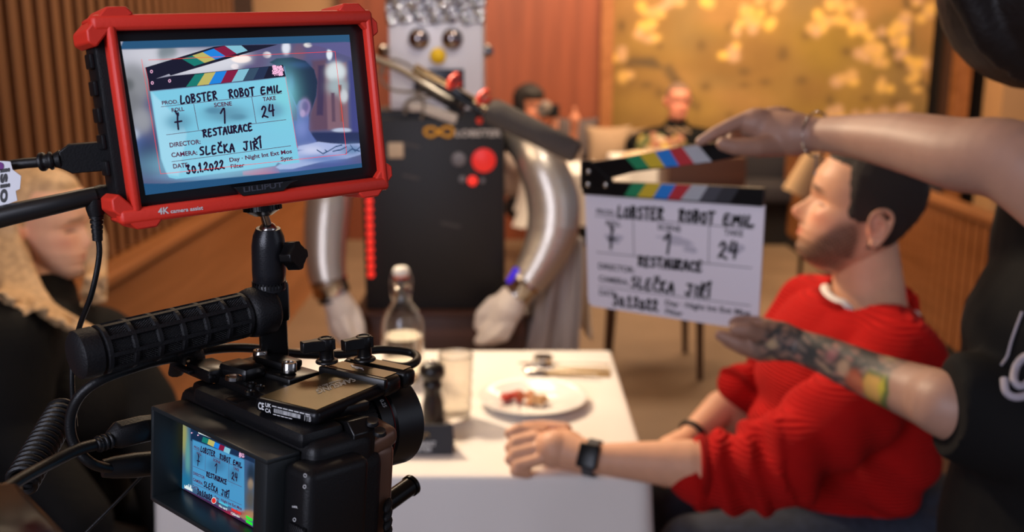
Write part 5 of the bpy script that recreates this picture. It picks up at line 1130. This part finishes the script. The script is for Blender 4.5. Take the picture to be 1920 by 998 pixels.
for k, (dx, dy) in enumerate(((0, 0), (16, 6), (34, 12))): cap(m, [at(1425+dx, 226+dy, Yh+.03), at(1385+dx, 240+dy, Yh+.045), at(1372+dx, 262+dy, Yh+.04), at(1392+dx, 280+dy*.5, Yh+.022)], [.012, .0108, .0098, .0085], 12)
A2 = [(1950, 800, 1.30, .046), (1880, 792, 1.225, .047), (1790, 765, 1.19, .0440), (1739, 744, 1.235, .0400), (1670, 718, 1.30, .0350), (1614, 696, 1.35, .0320), (1550, 668, 1.41, .0285), (1500, 650, 1.45, .0250)]
cap(m, *spline([at(x, y, Y_) for x, y, Y_, r in A2], [r for *_, r in A2], 5), 28)
Yl = 1.458
cap(m, [at(1500, 650, 1.45), at(1462, 640, Yl), at(1432, 636, Yl)], [.0255, .0310, .0300], 20); m.sph(at(1440, 632, Yl+.01), (.034, .022, .027), 18); m.sph(at(1425, 650, Yl-.005), (.024, .02, .020), 16)
cap(m, [at(1440, 612, Yl+.02), at(1410, 604, Yl+.035), at(1384, 602, Yl+.035), at(1375, 606, Yl+.03)], [.0125, .0105, .009, .008], 12)
cap(m, [at(1428, 628, Yl-.02), at(1400, 618, Yl-.032), at(1378, 618, Yl-.032)], [.0145, .0125, .0105], 14)
cap(m, [at(1420, 655, Yl-.005), at(1385, 643, Yl-.008), at(1350, 629, Yl)], [.0160, .0130, .0092], 14)
cap(m, [at(1428, 662, Yl+.01), at(1392, 652, Yl+.012), at(1362, 640, Yl+.015)], [.0145, .012, .009], 14)
cap(m, [at(1440, 664, Yl+.025), at(1402, 656, Yl+.03), at(1380, 648, Yl+.03)], [.013, .011, .0085], 14)
HO = face_frame((.70, 1.20, 1.66), 62, -12); head_grid(m, HO, .95); cap(m, [(.74, 1.20, 1.60), (.77, 1.21, 1.46), (.78, 1.21, 1.36)], [.05, .052, .07], 20)
m.sph((.82, 1.24, 1.20), (.13, .17, .20), 24); m.sph((.82, 1.24, 1.0), (.12, .15, .16), 24)
cap(m, [(.82, 1.10, 1.38), (.90, 1.02, 1.42), at(2040, 400, 1.10)], [.06, .058, .056], 18); cap(m, [(.82, 1.38, 1.34), (.80, 1.30, 1.15), at(1950, 800, 1.30)], [.055, .05, .046], 18)
me_ = fuse(m, .0032, 5); V = verts_np(me_); col = face_colour(V, HO, .95, (158, 120, 102), (170, 90, 80), (50, 34, 26))
ink = np.zeros(len(V)); ax0, ax1 = np.array(at(1470, 645, 1.46)), np.array(at(1700, 728, 1.27)); ab = ax1-ax0; tt = ((V-ax0) @ ab)/(ab @ ab); rr = np.linalg.norm(V-(ax0+np.clip(tt, 0, 1)[:, None]*ab), axis=1)
inar = (rr < .06)*np.clip((tt+.06)*9, 0, 1)*np.clip((1.0-tt)*9, 0, 1)
def nz(k, s_): return np.sin(V[:, 0]*k+s_+2*np.sin(V[:, 2]*k*.7))*np.sin(V[:, 2]*k*1.1+s_*2+1.5*np.sin(V[:, 0]*k*.6))*np.cos(V[:, 1]*k*.5+s_)
n1, n2, n3 = nz(95, 1), nz(170, 2), nz(60, 4)
col = mixc(col, (92, 98, 96), inar*(.38+.4*n3)); col = mixc(col, (50, 54, 58), inar*np.clip((np.abs(n1) < .16)*.85, 0, 1)); col = mixc(col, (60, 66, 66), inar*np.clip((np.abs(n2) < .12)*.7, 0, 1)); col = mixc(col, (196, 128, 112), inar*np.clip(n2*1.6-.5, 0, .7)*(n3 > 0)); col = mixc(col, (200, 170, 130), inar*np.clip(-n1*2-.6, 0, .8))
def blob(col, px, py, Y_, r, c, k=1): d = np.linalg.norm(V-surf(px, py), axis=1); return mixc(col, c, k/(1+np.exp(np.clip((d-r)/.0018, -50, 50))))
from mathutils.bvhtree import BVHTree
bvA = BVHTree.FromPolygons([v.co for v in me_.vertices], [p.vertices for p in me_.polygons]); O_ = Vector((0, 0, CAM_H)); un = ab/np.linalg.norm(ab); wn_ = np.cross(un, np.array(at(1640, 728, 1.3)-O_)); wn_ /= np.linalg.norm(wn_)
def surf(px, py): h_ = bvA.ray_cast(O_, (at(px, py, 1)-O_).normalized())[0]; return np.array(h_ if h_ else at(px, py, 1.3))
def hexa(col, px, py, Y_, w_, h_, c):
    o_ = surf(px, py); u = (V-o_) @ un; v = (V-o_) @ wn_; near = np.linalg.norm(V-o_, axis=1) < .045; d = np.maximum(np.abs(u)*.95+np.abs(v)*.45-w_, np.abs(v)-h_); return mixc(col, c, (1/(1+np.exp(np.clip(d/.0012, -50, 50))))*near)
col = hexa(col, 1640, 728, 1.29, .028, .022, (74, 96, 44)); col = hexa(col, 1634, 727, 1.29, .0195, .0165, (206, 160, 84)); col = hexa(col, 1652, 728, 1.29, .007, .016, (186, 170, 60))
col = blob(col, 1601, 718, 1.30, .019, (190, 92, 60), .85); col = blob(col, 1580, 690, 1.33, .012, (204, 166, 132), .8); col = blob(col, 1560, 665, 1.36, .01, (196, 120, 120), .6)
set_col(me_, col); body = link_mesh('body', me_, M_skin, T)
m = MB(); m.sph((.80, 1.24, 1.24), (.165, .20, .19), 32); m.sph((.79, 1.22, 1.04), (.20, .20, .24), 32); m.sph((.775, 1.20, .88), (.205, .20, .20), 28); cap(m, [(.78, 1.22, 1.34), (.775, 1.21, 1.40)], [.12, .085], 24)
cap(m, [(.80, 1.14, 1.34), (.86, 1.06, 1.40), (.92, 1.0, 1.38)], [.09, .085, .080], 22); cap(m, [(.80, 1.33, 1.32), (.76, 1.28, 1.19), at(1920, 785, 1.20)], [.11, .10, .082], 22); m.cone(at(1935, 795, 1.165), at(1772, 764, 1.178), .086, .064, 32); m.sph((.755, 1.22, 1.12), (.165, .18, .16), 28); m.sph((.765, 1.21, 1.0), (.19, .19, .2), 28)
me_ = fuse(m, .007, 4, .5); displace(me_, lambda V: .006*np.sin(V[:, 0]*34+V[:, 2]*18)+.004*np.sin(V[:, 2]*40-V[:, 0]*22))
tee = link_mesh('shirt', me_, M_tee, T)
dep = bpy.context.evaluated_depsgraph_get(); from mathutils.bvhtree import BVHTree
bvh = BVHTree.FromPolygons([v.co for v in me_.vertices], [p.vertices for p in me_.polygons]); TI = WM[tee.name].inverted()
def onto(px, py, off=.0015):
    o_ = TI @ Vector((0, 0, CAM_H)); d = (TI @ at(px, py, 1.2))-o_; d.normalize(); h_, n_, i_, dd = bvh.ray_cast(o_, d)
    return WM[tee.name] @ (h_+n_*off) if h_ else at(px, py, 1.1)
m = MB(); ok = True
for pts, r in (([(1918, 586), (1908, 612), (1898, 640), (1890, 668), (1877, 686)], .0016), ([(1958, 668), (1940, 664), (1918, 672), (1904, 692), (1900, 714), (1912, 726), (1930, 716), (1948, 694), (1958, 672), (1950, 712), (1932, 738), (1905, 746), (1886, 736), (1882, 712)], .0048), ([(1975, 690), (1985, 670), (2000, 690), (1985, 715), (1970, 700)], .0045)):
    P2, _ = spline([Vector((a, b, 0)) for a, b in pts], [0]*len(pts), 6); m.tube([onto(q.x, q.y) for q in P2], r, 8)
m.build('shirt_lettering', mat('grey shirt print', srgb(150, 142, 150), .7), tee)
m = MB(); cap(m, [(.80, 1.24, .88), (.80, 1.24, .74)], [.15, .15], 24)
for dy in (-.09, .09): cap(m, [(.81, 1.24+dy, .84), (.82, 1.24+dy, .48), (.85, 1.24+dy, .10)], [.10, .07, .055], 20)
link_mesh('trousers', fuse(m, .012, 4), mat('black trousers', srgb(22, 20, 24), .8), T)
m = MB()
for dy in (-.09, .09): cap(m, [(.87, 1.24+dy, .045), (.78, 1.24+dy, .04), (.70, 1.24+dy, .035)], [.045, .04, .034], 14)
link_mesh('shoes', fuse(m, .01, 3), MATS['dark shoes'], T)
M_dhair = mat('dark brown hair', srgb(22, 15, 13), .5, bump=.12, bscale=120, spec=.3)
m = MB(); YHh = 1.12
m.sph(at(1968, -40, 1.17), (.118, .13, .125), 28); rnd = random.Random(9)
edge = [(1764, -40), (1776, -8), (1794, 22), (1812, 60), (1830, 95), (1862, 126), (1900, 150), (1950, 168)]
for k in range(46):
    t = k/45; x0, y0 = 1800+220*t+rnd.uniform(-10, 10), -150; i = min(int(t*7), 6); f = t*7-i; ex, ey = edge[i][0]*(1-f)+edge[i+1][0]*f, edge[i][1]*(1-f)+edge[i+1][1]*f
    m.tube([at(1900+60*t, -190, 1.13), at(ex+50, ey-120, YHh), at(ex+16, ey-45, YHh-.01), at(ex+4+rnd.uniform(-3, 3), ey+rnd.uniform(-5, 2), YHh)], [.016, .018, .014, .003], 8, smooth=5)
me_ = fuse(m, .0045, 2); link_mesh('hair', me_, M_dhair, T)
m = MB(); bc_ = at(1531, 252, 1.463); ba = at(1610, 256, 1.40)-bc_; F = frame_z(bc_, ba, (0, 0, 1)); m.F = F; n = 40
m.tube([(.0325*math.cos(2*PI*k/n), .0300*math.sin(2*PI*k/n), 0) for k in range(n)], .0016, 6, closed=True)
for k in range(0, n, 5): m.sph((.0327*math.cos(2*PI*k/n), .0302*math.sin(2*PI*k/n), 0), .0024, 8)
m.F = I4; e = bc_+Vector((0, -.003, -.031)); m.tube([e, e+Vector((.001, 0, -.013)), e+Vector((0, 0, -.026))], .0011, 6); m.sph(e+Vector((0, 0, -.027)), .0022, 8)
tag(m.build('bracelet', M_steel, keep=Matrix.Translation(bc_)), 'thin silver chain bracelet on the wrist above the open clapper stick', 'bracelet')

# ---------------------------------------------------------------- the blonde woman on the left
HW = Matrix.Translation(at(92, 424, 2.0)) @ Matrix.Rotation(math.radians(-98), 4, 'Z') @ Matrix.Rotation(math.radians(-2), 4, 'X'); ws = .93
T = thing('person', 'blonde woman in a black high-necked top sitting by the slatted wall', 'person', (-.98, 1.8, .45))
m = MB(); head_grid(m, HW, ws, nose=.8, brow=.4); ear(m, HW, 1, ws); ear(m, HW, -1, ws)
cap(m, [at(92, 480, 2.0), at(82, 545, 1.98), at(70, 600, 1.92)], [.045, .048, .07], 24); m.sph((-.98, 1.85, .86), (.12, .17, .16), 24); m.sph((-.98, 1.85, .66), (.12, .15, .16), 24)
me_ = fuse(m, .0035, 2); V = verts_np(me_); col = face_colour(V, HW, ws, (232, 180, 146), (168, 56, 56), (100, 66, 46)); set_col(me_, col); link_mesh('body', me_, M_skin, T)
M_tee2 = mat('black soft top', srgb(9, 9, 10), .8, spec=.2, bump=.2, bscale=90)
m = MB(); m.sph(at(60, 760, 1.85), (.20, .22, .17), 28); m.sph(at(60, 900, 1.85), (.18, .2, .22), 28); cap(m, [at(74, 640, 1.88), at(88, 556, 1.97)], [.085, .056], 24)
cap(m, [at(190, 660, 1.95), at(270, 760, 1.90), at(330, 960, 1.75)], [.085, .07, .06], 24); cap(m, [at(10, 660, 1.66), at(-10, 820, 1.60), at(140, 980, 1.55)], [.09, .075, .06], 24); cap(m, [at(60, 640, 1.82), at(190, 650, 1.95)], [.08, .085], 20); cap(m, [at(60, 640, 1.80), at(10, 660, 1.66)], [.08, .09], 20)
me_ = fuse(m, .008, 6, .6); displace(me_, lambda V: .005*np.sin(V[:, 0]*40+V[:, 2]*25)); link_mesh('jumper', me_, M_tee2, T)
m = MB(); cap(m, [(-.98, 1.75, .52), (-.72, 1.72, .52), (-.70, 1.74, .10)], [.11, .075, .05], 20); cap(m, [(-.98, 1.95, .52), (-.74, 1.92, .52), (-.72, 1.94, .10)], [.11, .075, .05], 20); link_mesh('trousers', fuse(m, .012, 4), MATS['black trousers'], T)
M_blond = mat('blonde hair', srgb(196, 160, 118), .45, noise=.25, nscale=70, bump=.3, bscale=260)
m = MB()
def wm(x, y, z): return max(sg((z-.090)/.006), sg((-.012+.25*max(0, z-.03)-y)/.006)*sg((z+.09)/.006))
head_grid(m, HW, ws, nose=0, off=lambda x, y, z: -.006+.020*wm(x, y, z), nu=80, nv=60); rnd = random.Random(4)
HWv = lambda x, y, z: HW @ Vector((x, y, z))
for k in range(70):
    t = k/69; st = HWv(.070+.006*rnd.random(), -.075+.055*rnd.random(), .05-.03*rnd.random())   # near side, falling over the shoulder
    ex, ey = 0+190*t+rnd.uniform(-14, 14), 560+85*t**1.2+rnd.uniform(-18, 14); Y_ = 1.64+.04*rnd.random()
    m.tube([HWv(.02, -.05+.03*t, .118), st, at(-10+46*t+rnd.uniform(-8, 8), 470+rnd.uniform(-10, 10), 1.90), at(10+75*t, 545+20*t, 1.80), at(ex, ey, Y_)], [.006, .012, .013, .012, .003], 7, smooth=5)
for k in range(40):
    st = HWv(-.068, -.03+.05*rnd.random(), .05); ex, ey = 150+50*rnd.random(), 520+55*rnd.random()
    m.tube([HWv(-.03, -.01, .118), st, at(174+rnd.uniform(-8, 12), 430, 2.0), at(178+rnd.uniform(-12, 16), 500, 1.98), at(ex, ey, 1.90)], [.006, .011, .010, .010, .003], 7, smooth=5)
for k in range(40):
    st = HWv(rnd.uniform(-.06, .06), -.095, .03); m.tube([HWv(0, -.04, .118), st, at(-10+rnd.uniform(-40, 30), 480, 1.98), at(-20+rnd.uniform(-40, 40), 640, 1.84)], [.006, .013, .014, .004], 7, smooth=5)
me_ = fuse(m, .0045, 1); link_mesh('hair', me_, M_blond, T)

# ---------------------------------------------------------------- rear of the restaurant
def seated(name_label, c, yaw, shirt, hair_c, hair_th, pose, skin=(206, 128, 100), sc_=1.0, hmaskf=None, wide=1):
    """c: head centre; the figure sits upright below it"""
    T = thing('person', name_label, 'person', (c.x, c.y, .45)); F = face_frame(c, yaw, -4); fw = Matrix.Rotation(math.radians(yaw), 4, 'Z')
    L = lambda x, y, z: c+fw @ Vector((x, y, z))*sc_
    m = MB(); head_grid(m, F, sc_, nu=70, nv=50); ear(m, F, 1, sc_); ear(m, F, -1, sc_); cap(m, [L(0, -.01, -.08), L(0, -.02, -.16)], [.052*sc_, .06*sc_], 16); m.sph(L(0, -.03, -.32), (.14, .11, .15), 18); m.sph(L(0, -.03, -.5), (.13, .11, .14), 18)
    arms = pose
    for a in arms:
        pts = [L(*p) for p in a]; cap(m, pts, [.05, .042, .026], 14)
        h_ = pts[-1]; d = (pts[-1]-pts[-2]).normalized(); cap(m, [h_, h_+d*.06], [.03, .036], 12)
        for k in range(4): q_ = h_+d*.07+Vector((.0, 0, (k-1.5)*.018)); cap(m, [q_, q_+d*.035, q_+d*.04+fw @ Vector((0, -.02, 0))], [.010, .009, .008], 8)
        cap(m, [h_+d*.02+Vector((0, 0, .03)), h_+d*.06+Vector((0, 0, .045))], [.011, .009], 8)
    me_ = fuse(m, .007, 2); V = verts_np(me_); set_col(me_, face_colour(V, F, sc_, skin, (176, 80, 70), hair_c)); link_mesh('body', me_, M_skin, T)
    m = MB(); m.sph(L(0, -.03, -.28), (.24*wide, .15, .14), 24, (0, 0, yaw)); m.sph(L(0, -.03, -.46), (.22*wide, .15, .20), 24, (0, 0, yaw)); cap(m, [L(0, -.02, -.2), L(0, -.02, -.125)], [.11, .068], 18)
    for a in arms: pts = [L(*p) for p in a]; cap(m, [pts[0], pts[1], pts[1]+(pts[2]-pts[1])*.35], [.085, .066, .058], 16)
    me_ = fuse(m, .010, 5, .6); link_mesh('shirt', me_, shirt, T)
    hair_cap(F, sc_, hmaskf or hmask, hair_th, 'hair', mat('hair %s' % str(hair_c), srgb(*hair_c), .7), T, .002)
    m = MB()
    for sx in (-.1, .1): cap(m, [L(sx, 0, -.66), L(sx, .36, -.66), L(sx, .38, -1.02)], [.09, .07, .05], 14)
    link_mesh('trousers', fuse(m, .014, 3), MATS['black trousers'], T); return T, F, L
Tm, Fm, Lm = seated('heavyset man in a black T-shirt seated under the gold mural', at(1271, 190, 7.35), 186, M_tee, (120, 92, 76), .003, [[(.20, 0, -.26), (.27, .12, -.46), (.19, .27, -.40)], [(-.20, 0, -.26), (-.28, .14, -.48), (-.14, .32, -.52)]], skin=(214, 138, 112), sc_=1.12, wide=1.6)
m = MB(); 
for k in range(9): m.box(at(1252+k*5, 241+(k % 3)*3, 7.17), (.016, .004, .02), rot=(0, k*17, 0))
o = m.build('shirt_print', mat('pale shirt print', srgb(170, 140, 110), .7), Tm)
bm_ = lambda x, y, z: max(sg((z-.055)/.006), sg((.035-y)/.006)*sg((z+.07)/.006))
Tk, Fk, Lk = seated('dark haired person raising a camera at the rear by the wood wall', at(992, 198, 6.9), 215, mat('grey white shirt', srgb(178, 160, 150), .8), (30, 22, 20), .028, [[(.18, 0, -.26), (.2, .16, -.36), (.05, .26, -.16)], [(-.18, 0, -.26), (-.2, .2, -.36), (-.14, .30, -.12)]], skin=(200, 130, 100), sc_=1.05, hmaskf=bm_)
T = thing('photo_camera', 'small grey and black photo camera held up by the dark haired person', 'camera', at(1030, 205, 6.6)); m = MB(); m.box(at(1030, 208, 6.6), (.13, .06, .085), bevel=.01); m.build('body', M_blk, T); m = MB(); m.cone(at(1024, 200, 6.56), at(1016, 206, 6.45), .04, .036, 24); m.build('lens', mat('silver lens', srgb(150, 146, 144), .35, .6), T)
# bench along the rear wall, cushions, tables
M_bench = mat('dark blue grey upholstery', srgb(44, 40, 46), .8, bump=.1, bscale=80)
bx0, bx1 = at(1050, 0, 7.85).x, at(1760, 0, 7.7).x
T = thing('upholstered_bench', 'long dark upholstered bench under the gold mural', 'bench', ((bx0+bx1)/2, 7.7, 0))
m = MB(); m.box(((bx0+bx1)/2, 7.78, .58), (bx1-bx0, .13, .44), bevel=.03); m.build('backrest', M_bench, T)
m = MB(); m.box(((bx0+bx1)/2, 7.55, .40), (bx1-bx0, .50, .14), bevel=.03); m.build('seat', M_bench, T)
m = MB(); m.box(((bx0+bx1)/2, 7.60, .165), (bx1-bx0-.05, .40, .33)); m.build('base', mat('black plinth', srgb(24, 18, 16), .7), T)
def cushion(px, py, Y_, s_, rz, label, c):
    F = Matrix.Translation(at(px, py, Y_)) @ Matrix.Rotation(math.radians(rz), 4, 'Z') @ Matrix.Rotation(math.radians(-12), 4, 'X'); m = MB(F); n = 24
    for sg_ in (-1, 1):
        m.grid(lambda u, v: ((u-.5)*s_*(1-.10*math.sin(PI*v)), sg_*.075*(max(0, math.sin(PI*u)*math.sin(PI*v)))**.45, (v-.5)*s_*(1-.10*math.sin(PI*u))), n, n)
    bmesh.ops.remove_doubles(m.bm, verts=m.bm.verts, dist=1e-4); return tag(m.build('cushion', mat(label, srgb(*c), .85, bump=.1, bscale=200), keep=F, smooth=80), label, 'cushion')
cushion(1142, 278, 7.45, .34, 6, 'square beige cushion on the bench beside the man in black', (160, 132, 106)); cushion(1078, 262, 7.52, .34, -14, 'grey cushion leaning in the corner of the bench', (84, 72, 72))
cushion(1195, 264, 7.62, .2, 10, 'smaller cream cushion behind the beige one', (150, 124, 100))
def rear_table(x0, x1, y0, y1, label, tl, seed):
    T = thing('dining_table', tl, 'table', ((x0+x1)/2, (y0+y1)/2, 0)); m = MB(); m.box(((x0+x1)/2, (y0+y1)/2, .72), (x1-x0-.02, y1-y0-.02, .03)); m.build('table_top', M_brown, T)
    m = MB(); m.box(((x0+x1)/2, (y0+y1)/2, .36), (.08, .08, .70)); m.box(((x0+x1)/2, (y0+y1)/2, .01), (.4, .4, .02)); m.build('pedestal', M_brown, T)
    m = cloth(x0, x1, y0, y1, .735, .32, seed); tag(m.build('tablecloth', M_cloth, smooth=80), label, 'tablecloth')
xa = at(1160, 0, 6.6).x; rear_table(xa, xa+.74, 6.4, 7.02, 'white cloth on the table before the man in black', 'square table in front of the man in black under the mural', 2.2)
xb = at(985, 0, 6.2).x; rear_table(xb, xb+.46, 5.9, 6.5, 'white cloth on the table beside the wood wall', 'small table beside the wood wall behind the robot arm', 4.1)
m = MB(); m.box((at(1330, 0, 6.0).x, 6.05, .42), (.46, .42, .84), bevel=.01); tag(m.build('side_cabinet', M_brown), 'brown wooden side cabinet behind the open clapper sticks', 'cabinet')
# bowl of flowers and fruit on the rear table
fc = at(1240, 262, 6.7); fc.z = .742
T = thing('flower_arrangement', 'low bowl of cream and yellow flowers on the rear table', 'flowers', fc); m = MB(); m.lathe([(0, 0), (.05, 0), (.11, .05), (.12, .07), (.11, .068), (.05, .02), (0, .02)], fc, n=28); m.build('bowl', M_porc, T)
rnd = random.Random(2)
fl = [mat('bloom %d' % i, srgb(*c), .7) for i, c in enumerate([(206, 180, 150), (190, 160, 80), (170, 116, 90), (100, 104, 60)])]
for k in range(26):
    p = fc+Vector((rnd.uniform(-.14, .14), rnd.uniform(-.08, .08), rnd.uniform(.06, .13))); m = MB(); 
    for j in range(6): a = j*PI/3; m.sph(p+Vector((.02*math.cos(a), -.006, .02*math.sin(a))), (.017, .010, .017), 8)
    m.sph(p+Vector((0, -.012, 0)), .011, 8); m.build('bloom' if k % 4 != 3 else 'leaf_cluster', fl[k % 4], T)
m = MB(); q_ = at(1200, 275, 6.55); q_.z = .742; m.lathe([(0, 0), (.11, .005), (.13, .03), (.125, .03), (.08, .012), (0, .012)], q_, n=28); m.sph(q_+Vector((0, 0, .03)), (.10, .09, .03), 16); tag(m.build('bread_basket', mat('cream basket', srgb(216, 186, 150), .7), keep=Matrix.Translation(q_)), 'shallow cream basket on the rear table left of the flowers', 'basket')
m = MB(); q_ = at(1383, 350, 6.0); m.cone(q_, q_+Vector((0, 0, .14)), .05, .012, 20); tag(m.build('folded_napkin', M_white, keep=Matrix.Translation(q_)), 'white cone folded napkin seen below the hand on the clapper', 'napkin')
# lampshade in front of the brow and chair legs behind the slate
T = thing('table_lamp', 'small cream table lamp behind the brow of the man in red', 'lamp', (at(1505, 330, 5.2).x, 5.2, .0))
lc_ = at(1512, 325, 5.2); M_shade = mat('cream fabric shade', srgb(206, 168, 124), .8)
F = Matrix.Translation(lc_) @ Matrix.Rotation(math.radians(24), 4, 'Y'); m = MB(F); m.lathe([(.075, -.12), (.055, .12), (.053, .12), (.073, -.12)], n=32, M=I4); m.build('lamp_shade', M_shade, T)
m = MB(); m.cone((lc_.x, 5.2, .0), (lc_.x, 5.2, lc_.z), .012, .012); m.cone((lc_.x, 5.2, 0), (lc_.x, 5.2, .02), .12, .11); m.build('lamp_stem', M_blkm, T)
T = thing('dining_chair', 'slim brown wooden chair standing behind the clapperboard', 'chair', (at(1140, 600, 4.3).x+.2, 4.5, 0))
cx = at(1150, 600, 4.3).x
for x, y in ((cx-.03, 4.3), (cx+.03, 4.7), (cx+.40, 4.3), (cx+.40, 4.7)): m = MB(); m.cone((x, y, 0), (x+(.02 if x < cx+.1 else -.02), y, .45), .014, .02, 14); m.build('leg', MATS['dark chair wood'], T)
m = MB(); m.box((cx+.2, 4.5, .46), (.44, .44, .03), bevel=.01); m.build('seat', MATS['dark chair wood'], T)
m = MB(); 
for y in (4.31, 4.69): m.cone((cx+.40, y, .46), (cx+.46, y, .80), .014, .012, 12)
m.box((cx+.45, 4.5, .74), (.02, .40, .12), rot=(0, 10, 0), bevel=.006); m.build('backrest', MATS['dark chair wood'], T)
